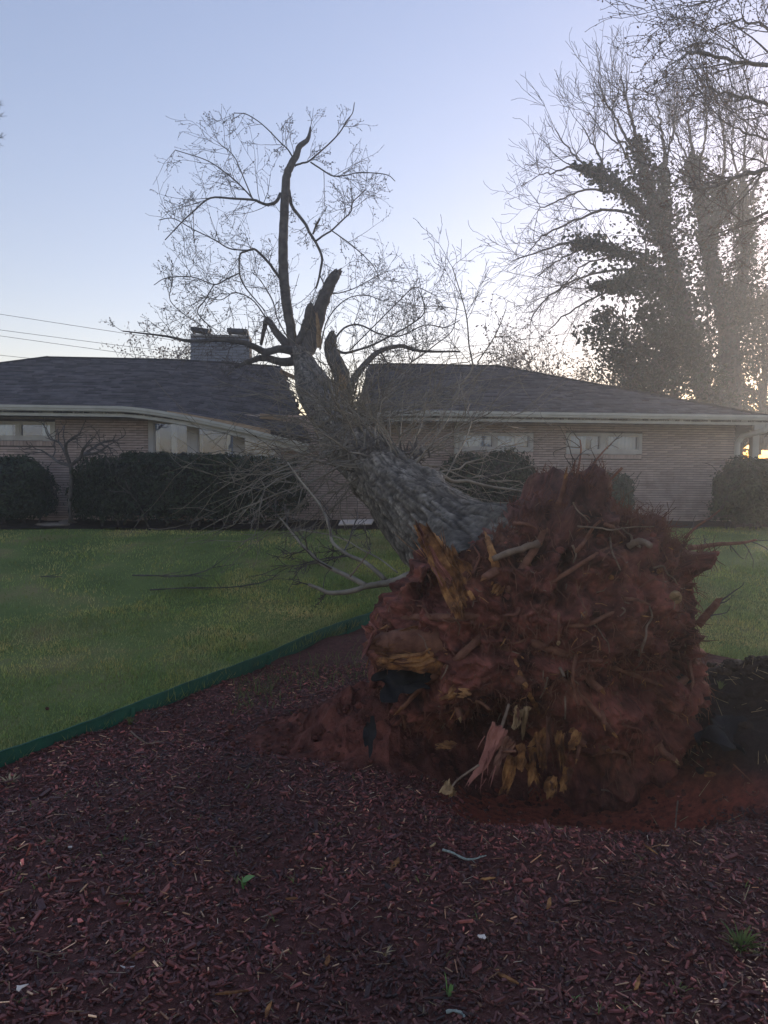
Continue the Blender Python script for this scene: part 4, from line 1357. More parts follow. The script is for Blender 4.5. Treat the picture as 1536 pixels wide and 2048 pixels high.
# flecks of broken fine root all over the face
L = []
kf = np.where(frontv & (PFY > 1000) & (PFY < 1600))[0]
for k in RNG.choice(kf, 260):
    p = PV[k] + np.array([0, -.01, 0])
    d = nrm(RNG.normal(size=3) + np.array([0, -.6, -.3]))
    l = RNG.uniform(.02, .09)
    L.append((np.array([p, p + d * l * .5 + RNG.normal(size=3) * .006, p + d * l]), np.array([.0035, .003, .0015]) * RNG.uniform(.5, 1.6)))
tag(tube_set(L[:110], 4).build('root_flecks', M['root_pale'], tree), kind='stuff')
tag(tube_set(L[110:], 4).build('root_flecks', M['torn_wood'], tree), kind='stuff')
# torn fibres and rootlets hanging from the whole face
L = []
for k in RNG.choice(np.where(frontv & (PFY > 1010) & (PFY < 1590))[0], 1500):
    p_ = PV[k]
    d = nrm(np.array([RNG.normal() * .7, -.5 - RNG.random() * .5, RNG.normal() * .5 - .6]))
    l = RNG.uniform(.03, .13)
    a_ = p_ + d * l * .4
    b_ = a_ + nrm(d + np.array([0, .3, -1.2]) + RNG.normal(size=3) * .4) * l * .35
    c_ = b_ + nrm(d + np.array([0, .3, -1.6]) + RNG.normal(size=3) * .7) * l * .3
    L.append((np.array([p_, a_, b_, c_]), np.array([.0028, .0024, .0018, .0010]) * RNG.uniform(.6, 1.7)))
tag(tube_set(L, 3).build('rootlets', M['root'], tree), kind='stuff')
# fine hair roots along the rim
L = []
rim = np.where((cz.ravel() < .42) & (cz.ravel() > -.5) & (PFY < 1110) & (PFX > 985))[0]
for k in RNG.choice(rim, 1100):
    p = PV[k]
    d = nrm(np.array([RNG.normal() * .6 + .2, RNG.normal() * .6, .5 + RNG.random()]) )
    l = RNG.uniform(.03, .20) * (.85 if PFX[k] > 1230 else .5)
    m1_ = p + d * l * .5 + RNG.normal(size=3) * .02
    L.append((np.array([p, p + d * l * .28, m1_, m1_ + nrm(d + RNG.normal(size=3) * .7) * l * .5]), np.array([.0030, .0025, .0020, .0012])))
tag(tube_set(L, 3).build('hair_roots', M['root_hair'], tree), kind='stuff')
L = []
for k in RNG.choice(np.where(frontv & (PFX > 1300) & (PFY < 1330))[0], 120):
    p = PV[k]
    d = nrm(np.array([RNG.normal() * .5 + .5, -.4, RNG.normal() * .6]))
    l = RNG.uniform(.04, .16)
    L.append((np.array([p, p + d * l * .5 + RNG.normal(size=3) * .015, p + d * l + RNG.normal(size=3) * .02]), np.array([.004, .003, .002])))
tag(tube_set(L, 3).build('hair_roots', M['root_hair'], tree), kind='stuff')
# clods stuck to the plate and dropped in the pit
def clod(c, s, rng, b):
    n_, m_ = 7, 8
    a1 = np.linspace(.1, np.pi - .1, n_)[:, None]
    a2 = np.linspace(0, 2 * np.pi, m_, endpoint=False)[None]
    v = np.stack(np.broadcast_arrays(np.sin(a1) * np.cos(a2), np.sin(a1) * np.sin(a2), np.cos(a1)), -1)
    v = v * (1 + .35 * noise(v * 1.7 + rng.uniform(0, 50), 5)[..., None]) * s * np.array([1, 1, .75])
    i = np.arange(n_ - 1)[:, None] * m_
    j = np.arange(m_)[None]
    jn = (j + 1) % m_
    b.add(c + v.reshape(-1, 3), np.stack([i + j, i + m_ + j, i + m_ + jn, i + jn], -1).reshape(-1, 4))
b = MB()
for k in RNG.choice(np.where(frontv & (PFY > 1060))[0], 200):
    clod(PV[k], RNG.uniform(.008, .034), RNG, b)
tag(b.build('soil_clods', M['clay'], tree, col=np.repeat(RNG.uniform(.6, 1.35, (200, 1)), 56, 0) * np.ones(3)), kind='stuff')
# ------------------------------------------------------------------ clay heap left of the root plate
HC = gp(735, 1490)
nx_, ny_ = 190, 150
X, Y = np.meshgrid(np.linspace(HC[0] - 1.25, HC[0] + 1.25, nx_), np.linspace(HC[1] - .75, HC[1] + 1.15, ny_), indexing='ij')
hq = np.exp(-(np.abs((X - HC[0] - .22) / .74) ** 1.7 + np.abs((Y - HC[1] - .25) / .50) ** 1.9))
P_ = xyz(X, Y)
Z = tz(X, Y) - .07 + .46 * hq + (.05 * fbm(P_ * 5, 4, 81) + .03 * (1 - np.abs(noise(P_ * 11, 82)) * 2) + .012 * fbm(P_ * 24, 2, 83)) * sm(.05, .4, hq)
tn = np.clip(.72 + .28 * fbm(P_ * 4, 3, 85) + .2 * fbm(P_ * 20, 2, 86), .3, 1.4)[..., None] * np.array([1., 1.0, 1.])
heap_o = mk('clay_heap', xyz(X, Y, Z).reshape(-1, 3), grid(nx_, ny_), M['clay'], col=tn.reshape(-1, 3))
tag(heap_o, 'mound of red clay spilled left of the root plate', 'soil')
def heap_z(x, y):
    h = np.exp(-(np.abs((x - HC[0] - .22) / .74) ** 1.7 + np.abs((y - HC[1] - .25) / .50) ** 1.9))
    return tz(x, y) - .07 + .46 * h
b = MB()
for k in range(900):
    x, y = HC[0] + .1 + RNG.normal() * .6, HC[1] + .1 + RNG.normal() * .38
    clod(np.array([x, y, max(tz(x, y), heap_z(x, y)) + .005]), abs(RNG.normal()) * .009 + .004, RNG, b)
for k in range(700):
    x, y = RNG.uniform(.3, 2.4), RNG.uniform(4.3, 5.5)
    clod(np.array([x, y, tz(x, y) + .0]), abs(RNG.normal()) * .010 + .004, RNG, b)
tag(b.build('loose_clods', M['clay'], None, col=np.repeat(RNG.uniform(.45, 1.05, (1600, 1)), 56, 0) * np.ones(3)), 'loose crumbs of red clay scattered round the pit', kind='stuff')

b = MB()
for k in range(420):
    x, y = 2.75 + RNG.normal() * .5, 5.7 + RNG.normal() * .5
    if y < 4.95 or x < 1.9: continue
    clod(np.array([x, y, tz(x, y) + RNG.uniform(-.02, .05)]), abs(RNG.normal()) * .02 + .006, RNG, b)
tag(b.build('dark_clods', M['dark_soil'], None), 'crumbly dark soil lumps on the heap right of the root plate', 'soil', kind='stuff')

# ------------------------------------------------------------------ torn landscape fabric
def fabric(name, pxs, D, label, sd, amp=.05, dD=.25):
    """crumpled sheet between four image corners with real folds in depth"""
    n_ = 26
    c = [at(a, b, D + dd) for (a, b), dd in zip(pxs, (dD, dD, -dD * .3, -dD * .3))]
    u = np.linspace(0, 1, n_)[:, None, None]
    v = np.linspace(0, 1, n_)[None, :, None]
    du, dv = 2 * u - 1, 2 * v - 1                       # square to ragged disc
    ru = du * np.sqrt(1 - dv ** 2 / 2); rv = dv * np.sqrt(1 - du ** 2 / 2)
    ra = np.hypot(ru, rv); aa = np.arctan2(rv, ru)
    k_ = 1 + .38 * noise(xyz(np.cos(aa[..., 0]) * 2.3, np.sin(aa[..., 0]) * 2.3, sd), sd)[..., None] * ra
    u, v = .5 + .55 * ru * k_, .5 + .55 * rv * k_
    P = (1 - v) * ((1 - u) * c[0] + u * c[1]) + v * ((1 - u) * c[3] + u * c[2])
    q = P * 7 + sd
    P = P + amp * np.stack([noise(q, sd), 1.3 * (1 - 2 * np.abs(noise(q * .8, sd + 1))), noise(q, sd + 2)], -1) + .4 * amp * np.stack([noise(q * 2.4, sd + 3), noise(q * 2.4, sd + 4), noise(q * 2.4, sd + 5)], -1)
    A_ = P.reshape(-1, 3)
    f = grid(n_, n_)
    b = MB(); b.add(A_, f); b.add(A_ + np.array([.0, .004, -.002]), f[:, ::-1])
    o = b.build(name, M['fabric'], None, smooth=True)
    return tag(o, label, 'fabric', 'torn black landscape fabric')
fabric('landscape_fabric', [(1395, 1440), (1500, 1448), (1488, 1502), (1408, 1488)], 4.95, 'crumpled black fabric lying on the dark heap at the right', 3, .06)
fabric('landscape_fabric', [(775, 1315), (872, 1325), (865, 1385), (755, 1402)], 5.02, 'black fabric draped under the torn root stub at the left', 9, .04)
fabric('landscape_fabric', [(728, 1432), (752, 1438), (750, 1512), (728, 1508)], 4.62, 'narrow black fabric strip hanging down the clay heap', 15, .025, .05)
fabric('landscape_fabric', [(1350, 1320), (1400, 1312), (1385, 1370), (1340, 1372)], 5.25, 'black fabric tucked behind the right edge of the root plate', 21, .05)

# ------------------------------------------------------------------ lawn edging
E = spline(EDGE, 120)
rows = []
for k, e in enumerate(E):
    t_ = nrm(E[min(k + 1, 119)] - E[max(k - 1, 0)])
    n_ = np.array([t_[1], -t_[0], 0])
    z = tz0(e[0], e[1])
    top = z + .108 + .004 * math.sin(k * .23) + .002 * math.sin(k * 1.3)
    lean = .008 * math.sin(k * .19)
    rows.append([e + n_ * (.004 + lean) + [0, 0, top - e[2]], e - n_ * (.004 - lean) + [0, 0, top - e[2]], e - n_ * .004 + [0, 0, z - .12 - e[2]], e + n_ * .004 + [0, 0, z - .12 - e[2]]])
A_ = np.array(rows)
i = np.arange(119)[:, None] * 4
j = np.arange(4)[None]
qf = np.stack([i + j, i + 4 + j, i + 4 + (j + 1) % 4, i + (j + 1) % 4], -1).reshape(-1, 4)
ed = empty('lawn_edging', E[60])
tag(ed, 'dark green metal edging strip between the lawn and the mulch', 'edging')
b = MB(); b.add(A_.reshape(-1, 3), qf); b.build('strip', M['edging'], ed)
lip = E.copy(); lip[:, 2] = A_[:, 0, 2]
b = MB(); b.tube(A_[:, :2].mean(1), np.full(120, .007), 6); b.build('lip', M['edging'], ed, smooth=True)
for k in (30, 52, 74, 95):
    MB().box(A_[k].mean(0) + np.array([.012, -.012, 0]), np.array([.012, .006, 0]), np.array([-.004, .006, 0]), np.array([0, 0, .09])).build('stake', M['edging'], ed)

# ------------------------------------------------------------------ grass blades
def blades(n, rng, near):
    xs = rng.uniform(-9 if near else -13, 9 if near else 12, n)
    b0, t0 = border(xs), lawn_top(xs)
    f = rng.random(n) ** (1.9 if near else 1.0)
    ys = b0 + .02 + f * ((t0 - b0) if not near else np.minimum(t0 - b0, 5.0)) * .985
    px, py = proj(xyz(xs, ys, tz(xs, ys)))
    k = (px > -120) & (px < 1660)
    return xs[k], ys[k]
rngG = np.random.default_rng(77)
X1, Y1 = blades(230000, rngG, True)
X2, Y2 = blades(110000, rngG, False)
gxs, gys = np.r_[X1, X2], np.r_[Y1, Y2]
Kb = len(gxs)
pos = xyz(gxs, gys, tz(gxs, gys) - .012)
cl = fbm(xyz(gxs * 2.2, gys * 2.2), 3, 91)
hgt = np.clip(.034 + .018 * cl + rngG.normal(size=Kb) * .010, .014, .085)
hgt = hgt * (1 + 2.6 * np.exp(-((gys - border(gxs)) / .06)) * (rngG.random(Kb) < .5))
az = rngG.uniform(0, 2 * np.pi, Kb)
wd = np.clip(.0016 + .00042 * gys, .003, .008)
side = xyz(np.cos(az), np.sin(az), 0)
lean = xyz(np.cos(az + 1.3), np.sin(az + 1.3), 0) * (hgt * rngG.uniform(.1, 1.0, Kb))[:, None]
v = np.stack([pos - side * wd[:, None], pos + side * wd[:, None], pos + lean + xyz(0 * hgt, 0 * hgt, hgt)], 1).reshape(-1, 3)
f = np.arange(Kb * 3).reshape(-1, 3)
dry = (rngG.random(Kb) < .13)
tn = rngG.uniform(.65, 1.25, (Kb, 1)) * np.where(dry[:, None], np.array([1.4, 1.08, 1.0]), np.array([1., 1., 1.]))
ptc = fbm(xyz(gxs * 1.1, gys * 1.1), 4, 191)
tn = tn * (1 + .35 * ptc)[:, None] * np.where((ptc > .25)[:, None], np.array([1.15, 1.0, 1.0]), np.array([.95, 1.0, .95]))
gr = mk('grass', v, f, M['blade'], None, col=np.repeat(tn, 3, 0))
tag(gr, 'short patchy green grass of the front lawn', 'grass', kind='stuff')

# ------------------------------------------------------------------ mulch chips
rngC = np.random.default_rng(99)
def chips(n, rng, name, tones, lenr, widr, thr_, tilt, region, label, z_up=.006):
    xs = rng.uniform(region[0], region[1], n)
    ys = region[2] + (region[3] - region[2]) * rng.random(n) ** 1.25
    px, py = proj(xyz(xs, ys, tz(xs, ys)))
    pitm = np.exp(-(((xs - 1.35) / .98) ** 4 + ((ys - 5.1) / .60) ** 4))
    k = (px > -150) & (px < 1690) & (py < 2300) & (ys < border(xs) - .02) & (pitm < .5 + .2 * rng.normal(size=n))
    k &= (heap_z(xs, ys) < tz(xs, ys) + .03 + .09 * (rng.random(n) < .4))
    k &= (np.exp(-(((xs - 2.85) / .9) ** 2 + ((ys - 5.6) / 1.05) ** 2)) < .33 + .12 * rng.normal(size=n))
    xs, ys = xs[k], ys[k]
    n = len(xs)
    z = tz(xs, ys) + .034 * fbm(xyz(xs * 2.2, ys * 2.2), 4) + rng.uniform(-.004, z_up, n)
    c = xyz(xs, ys, z)
    az = rng.uniform(0, 2 * np.pi, n)
    tl = rng.normal(size=n) * tilt
    t2 = rng.normal(size=n) * tilt
    a = xyz(np.cos(az) * np.cos(tl), np.sin(az) * np.cos(tl), np.sin(tl))
    b = nrm(np.cross(xyz(np.sin(t2), 0 * t2, np.cos(t2)), a))
    m_ = np.cross(a, b)
    la = rng.uniform(*lenr, n)[:, None] * (.6 + .8 * rng.random(n)[:, None] ** 2) / 2
    wb_ = rng.uniform(*widr, n)[:, None] / 2
    th_ = rng.uniform(*thr_, n)[:, None] / 2
    tp1 = rng.uniform(.35, 1, n)[:, None]
    tp2 = rng.uniform(.35, 1, n)[:, None]
    sk = rng.normal(size=n)[:, None] * .3
    v = np.stack([c + (i_ * la + j_ * wb_ * sk) * a + j_ * wb_ * (tp1 if i_ < 0 else tp2) * b + k_ * th_ * m_ + (i_ * i_ * th_ * .8) * m_
                  for k_ in (-1, 1) for j_ in (-1, 1) for i_ in (-1, 1)], 1).reshape(-1, 3)
    f = (np.arange(n)[:, None, None] * 8 + BOXF[None]).reshape(-1, 4)
    tn = tones[rng.integers(0, len(tones), n)] * np.exp(rng.normal(size=(n, 1)) * .45)
    tn = tn * (1 + .45 * fbm(xyz(xs * .9, ys * .9), 3, 201) + .25 * noise(xyz(xs * 5, ys * 5), 203))[:, None].clip(.35, 2)
    o = mk(name, v, f, M['chip'], None, col=np.repeat(tn, 8, 0))
    return tag(o, label, 'mulch', kind='stuff')
dk = np.array([2.55, 1.55, 1.42]) * np.array([[.035, .016, .015], [.048, .021, .019], [.028, .014, .014], [.06, .028, .025], [.022, .014, .015], [.04, .017, .014], [.052, .026, .026], [.075, .036, .030]])
chips(100000, rngC, 'mulch_chips', dk, (.012, .045), (.007, .020), (.003, .008), .5, (-4.6, 4.6, 1.5, 7.2), 'dark red shredded bark mulch covering the bed')
chips(1500, rngC, 'large_mulch_chips', dk, (.04, .085), (.014, .032), (.004, .011), .35, (-4.6, 4.6, 1.5, 7.0), 'larger flakes of red bark among the mulch', .016)
tanv = 1.5 * np.array([[.20, .10, .05], [.26, .15, .08], [.15, .075, .045], [.30, .19, .11], [.11, .05, .035]])
chips(7000, rngC, 'mulch_splinters', tanv, (.012, .065), (.003, .010), (.002, .004), .25, (-4.6, 4.6, 1.5, 7.0), 'thin tan wood splinters strewn through the mulch', .016)
stv = np.array([[.30, .24, .13], [.22, .20, .10], [.38, .33, .24]])
chips(3600, rngC, 'straw_litter', stv, (.02, .06), (.0015, .003), (.001, .002), .25, (-4.6, 4.6, 1.5, 7.0), 'dry straw and pale litter in the mulch', .02)

# larger single pieces in the mulch
def splinter(px, py, L, wd, th, angle, label, material='pale_wood', name='wood_splinter', z=.018):
    p = gp(px, py) + np.array([0, 0, z])
    a = np.array([math.cos(R(angle)), math.sin(R(angle)), .06])
    s = np.array([-a[1], a[0], 0])
    t = np.linspace(-.5, .5, 7)[:, None]
    prof = np.array([.15, .7, 1, .95, .9, .6, .1])
    wob = RNG.normal(size=(7, 1)) * wd * .12
    l_ = p + a * L * t + s * (wob - prof[:, None] * wd / 2)
    r_ = p + a * L * t + s * (wob + prof[:, None] * wd / 2)
    up = np.array([0, 0, 1.])
    A_ = np.stack([l_, r_, r_ + up * th, l_ + up * th], 1)
    i = np.arange(6)[:, None] * 4
    j = np.arange(4)[None]
    q = np.stack([i + j, i + 4 + j, i + 4 + (j + 1) % 4, i + (j + 1) % 4], -1).reshape(-1, 4)
    q = np.vstack([q, [[3, 2, 1, 0]], [[24, 25, 26, 27]]])
    o = mk(name, A_.reshape(-1, 3), q, M[material], None)
    return tag(o, label, 'wood chip')
for a in ((790, 1736, .12, .028, .008, 65, 'broad orange wood splinter left of the lichen twig, pointing away', 'torn_wood'),
          (572, 1600, .10, .012, .005, 40, 'slim pale splinter in the mulch left of the clay heap'),
          (866, 1697, .055, .012, .005, 50, 'short cream splinter touching the lichen twig'),
          (1098, 1815, .09, .020, .006, 70, 'bent orange splinter right of centre in the mulch', 'torn_wood'),
          (464, 1995, .13, .012, .006, 5, 'level tan stick near the bottom edge of the photo', 'torn_wood'),
          (270, 1920, .11, .018, .006, 55, 'tan splinter beside a small white flake at lower left', 'torn_wood'),
          (536, 2030, .08, .016, .006, 80, 'orange splinter cut by the bottom edge, centre left', 'torn_wood'),
          (1275, 1975, .09, .016, .006, 60, 'orange splinter left of the small green sprout at lower right', 'torn_wood'),
          (1015, 1965, .11, .018, .006, -45, 'brown splinter lying down-right beside the green stalk', 'torn_wood'),
          (1300, 1705, .13, .010, .005, -75, 'long thin orange splinter below the pit edge', 'torn_wood'),
          (975, 1765, .08, .016, .005, 5, 'flat tan chip left of the dark patch in the mulch', 'torn_wood'),
          (1425, 1555, .13, .05, .012, 15, 'orange slab of wood on the dark soil right of the pit', 'torn_wood'),
          (583, 1805, .06, .014, .005, 0, 'short level tan chip in the mulch below the clay heap', 'torn_wood'),
          (655, 1930, .06, .02, .006, 85, 'upright tan chip at the lower middle of the mulch', 'torn_wood')):
    splinter(*a)
for (px, py, r_, lab) in ((255, 1948, .020, 'small white flake at lower left of the mulch'), (962, 1882, .018, 'pale blue-grey flake above the tall green stalk'), (40, 1985, .02, 'pale grey-green flake near the lower left corner'), (140, 1702, .012, 'tiny white flake under the grass tuft at far left')):
    p = gp(px, py) + np.array([0, 0, .02])
    a = np.linspace(0, 2 * np.pi, 9, endpoint=False)
    rr_ = r_ * (1 + .3 * RNG.normal(size=9))
    ring = p + np.stack([np.cos(a) * rr_, np.sin(a) * rr_ * .7, .3 * rr_ * np.cos(a * 2)], -1)
    V = np.vstack([ring, ring + [0, 0, .004], [p + [0, 0, .009]], [p]])
    tri = [[k, (k + 1) % 9, 19] for k in range(9)][:0] + [[9 + k, 9 + (k + 1) % 9, 18] for k in range(9)] + [[(k + 1) % 9, k, 19] for k in range(9)]
    qd = [[k, (k + 1) % 9, 9 + (k + 1) % 9, 9 + k] for k in range(9)]
    tag(mk('pale_flake', V, [np.array(tri), np.array(qd)], M['paper'], None), lab, 'flake')
def twig_thing(name, pts, r0, r1, m, label, cat='twig', lift=.02, forks=0, flen=.1):
    P = np.array([gp(a, b) + np.array([0, 0, lift + .01 * math.sin(k * 2.1)]) for k, (a, b) in enumerate(pts)])
    n = len(pts) * 4
    Q = spline(P, n)
    b = MB(); b.tube(Q, np.linspace(r0, r1, n) * (1 + .15 * RNG.normal(size=n)), 6)
    for k in range(forks):
        ii = RNG.integers(3, n - 1)
        d = nrm(nrm(Q[ii] - Q[ii - 1]) + RNG.normal(size=3) * np.array([.6, .6, .15]))
        b.tube(np.array([Q[ii], Q[ii] + d * flen * .5, Q[ii] + d * flen + RNG.normal(size=3) * .02]), np.array([r1, r1 * .8, r1 * .5]), 4)
    return tag(b.build(name, M[m], None, smooth=True), label, cat)
twig_thing('lichen_twig', [(886, 1707), (905, 1716), (930, 1722), (950, 1725), (962, 1724), (972, 1715)], .007, .003, 'lichen', 'twig crusted with pale grey lichen lying in the mulch below the pit', forks=3, flen=.05)
twig_thing('lichen_twig', [(892, 2034), (908, 2036), (926, 2034), (928, 2047)], .007, .006, 'lichen', 'short lichen covered twig at the bottom edge under the green stalk', forks=1, flen=.04)
twig_thing('pale_twig', [(262, 1468), (275, 1482), (295, 1490), (318, 1488)], .007, .004, 'root_pale', 'pale curved twig in the mulch beside the green edging', forks=2, flen=.06)
twig_thing('thin_stick', [(62, 1910), (80, 1916), (105, 1914), (135, 1915)], .003, .002, 'root_pale', 'thin level stick at the left edge of the mulch', forks=2, flen=.06)
twig_thing('thin_stick', [(1450, 1518), (1480, 1550), (1515, 1580), (1510, 1597), (1490, 1592)], .005, .003, 'root', 'thin curling root on the dark soil at the right edge', forks=1)
twig_thing('thin_stick', [(1355, 1622), (1352, 1650), (1350, 1676)], .005, .004, 'root_pale', 'thin upright stick at the rim of the pit', lift=.07)
twig_thing('fallen_branch', [(265, 1158), (320, 1160), (370, 1158), (420, 1145), (437, 1128)], .012, .005, 'limb_bark', 'crooked dark branch lying on the lawn left of the tree', 'branch', .05, forks=8, flen=.45)
twig_thing('fallen_branch', [(300, 1186), (380, 1183), (450, 1180), (520, 1172), (560, 1155)], .010, .005, 'limb_bark', 'thin straight branch on the lawn below the crooked one', 'branch', .04, forks=7, flen=.35)
twig_thing('fallen_branch', [(80, 1158), (100, 1158), (125, 1157)], .008, .004, 'limb_bark', 'short dark stick lying on the lawn at far left', 'branch', .03, forks=2, flen=.2)

# tufts of grass and weeds in the bed
def tuft(px, py, h, n, spread, label, m='weed', name='grass_tuft', wdt=.0035, rng=RNG):
    p = gp(px, py)
    t_ = empty(name, p)
    b = MB()
    for k in range(n):
        az = rng.uniform(0, 2 * np.pi)
        d = np.array([math.cos(az), math.sin(az), 0])
        s = np.array([-d[1], d[0], 0])
        o_ = p + d * rng.uniform(0, spread * .3) + np.array([0, 0, -.01])
        hh = h * rng.uniform(.5, 1.1)
        out_ = spread * rng.uniform(.2, 1.0)
        tt_ = np.linspace(0, 1, 5)[:, None]
        c = o_ + np.array([0, 0, 1]) * hh * (tt_ * (1.35 - .5 * tt_)) + d * out_ * tt_ ** 1.7
        w_ = wdt * np.array([.8, 1, .9, .6, .05])[:, None] * rng.uniform(.7, 1.3)
        V = np.stack([c - s * w_, c + s * w_], 1).reshape(-1, 3)
        i = np.arange(4)[:, None] * 2
        b.add(V, np.hstack([i, i + 1, i + 3, i + 2]))
    b.build('blades', M[m], t_, smooth=True)
    tag(t_, label, 'grass tuft')
    return t_
tuft(1482, 1900, .10, 70, .11, 'large bright grass tuft near the right edge of the mulch')
tuft(110, 1690, .05, 26, .07, 'low grass tuft at far left of the mulch bed')
tuft(245, 1682, .035, 10, .05, 'tiny sprig of grass right of the far left tuft')
tuft(488, 1775, .07, 8, .03, 'single green sprout beside a fallen pale green leaf', 'green_leaf', wdt=.006)
tuft(315, 1752, .04, 8, .035, 'tiny green sprout left of the sprout with the leaf', 'green_leaf')
tuft(1352, 1988, .07, 10, .07, 'small spreading green sprout at lower right')
tuft(898, 1995, .12, 4, .03, 'tall green stalk near the bottom centre', 'green_leaf', wdt=.007)
tuft(260, 1450, .09, 22, .07, 'grass tuft growing against the green edging')
tuft(20, 1565, .06, 30, .10, 'dry grass tuft at the left end of the edging', 'straw')
tuft(1440, 1375, .08, 14, .06, 'bright sprig of grass on the dark heap')
tuft(1145, 2000, .04, 5, .03, 'small green seedling right of the tall stalk', 'green_leaf')
tuft(770, 1905, .03, 10, .05, 'low dry grass sprig in the middle of the mulch', 'straw')
# weeds strip along the edging
b = MB()
for k in range(520):
    a = rngC.uniform(465, 735)
    p = gp(a, 1395 - (a - 465) * .27 + rngC.normal() * 26)
    d = nrm(np.array([rngC.normal(), rngC.normal(), 0]))
    s = np.array([-d[1], d[0], 0]) * rngC.uniform(.0018, .0038)
    hh = rngC.uniform(.03, .11)
    tt_ = np.linspace(0, 1, 4)[:, None]
    c = p + np.array([0, 0, 1]) * hh * tt_ * (1.3 - .5 * tt_) + d * hh * .9 * tt_ ** 1.6
    w_ = np.array([1, .9, .6, .05])[:, None]
    V = np.stack([c - s * w_, c + s * w_], 1).reshape(-1, 3)
    i = np.arange(3)[:, None] * 2
    b.add(V, np.hstack([i, i + 1, i + 3, i + 2]))
tag(b.build('weeds', M['weed'], None), 'strip of pale weeds between the edging and the clay heap', 'weeds', kind='stuff')
b = MB()
for k in range(260):
    x, y = 2.8 + rngC.normal() * .65, 5.6 + rngC.normal() * .65
    p = np.array([x, y, tz(x, y)])
    d = nrm(np.array([rngC.normal(), rngC.normal(), rngC.random() * .8]))
    b.tube(np.array([p, p + d * .04, p + d * rngC.uniform(.05, .14)]), np.array([.0025, .002, .001]), 3)
tag(b.build('straw_litter', M['straw'], None), 'dry stems strewn over the dark heap', 'litter', kind='stuff')
b = MB()
for k in range(70):
    px_, py_ = rngC.uniform(0, 1536), rngC.uniform(1560, 2040)
    if rngC.random() < .45: px_, py_ = rngC.uniform(0, 520), rngC.uniform(1560, 1800)
    p = gp(px_, py_)
    for q_ in range(rngC.integers(2, 6)):
        d = nrm(np.array([rngC.normal(), rngC.normal(), 0]))
        s = np.array([-d[1], d[0], 0]) * rngC.uniform(.0012, .003)
        hh = rngC.uniform(.015, .05)
        tt_ = np.linspace(0, 1, 4)[:, None]
        c = p + np.array([0, 0, .008]) + np.array([0, 0, 1]) * hh * tt_ * (1.3 - .5 * tt_) + d * hh * 1.1 * tt_ ** 1.6
        w_ = np.array([1, .9, .6, .05])[:, None]
        i = np.arange(3)[:, None] * 2
        b.add(np.stack([c - s * w_, c + s * w_], 1).reshape(-1, 3), np.hstack([i, i + 1, i + 3, i + 2]))
tag(b.build('sprouts', M['weed'], None), 'tiny weed sprouts dotted through the mulch', 'weeds', kind='stuff')
# the fallen leaf
p = gp(497, 1772) + np.array([0, 0, .03])
n_ = 9
t = np.linspace(0, 1, n_)
wl = .016 * np.sin(np.pi * t ** .8)
ax_ = nrm(np.array([.6, .5, .1])); sx_ = nrm(np.array([-.5, .6, .25]))
cen = p + ax_ * (t[:, None] - .5) * .075 + np.array([0, 0, 1]) * (.01 * np.sin(np.pi * t))[:, None]
V = np.stack([cen - sx_ * wl[:, None] + [0, 0, .004], cen, cen + sx_ * wl[:, None] + [0, 0, .004]], 1).reshape(-1, 3)
i = np.arange(n_ - 1)[:, None] * 3
mk_ = np.vstack([np.hstack([i, i + 1, i + 4, i + 3]), np.hstack([i + 1, i + 2, i + 5, i + 4])])
tag(mk('fallen_leaf', V, mk_, M['green_leaf'], None, smooth=True), 'pale green leaf lying on the mulch beside a sprout', 'leaf')

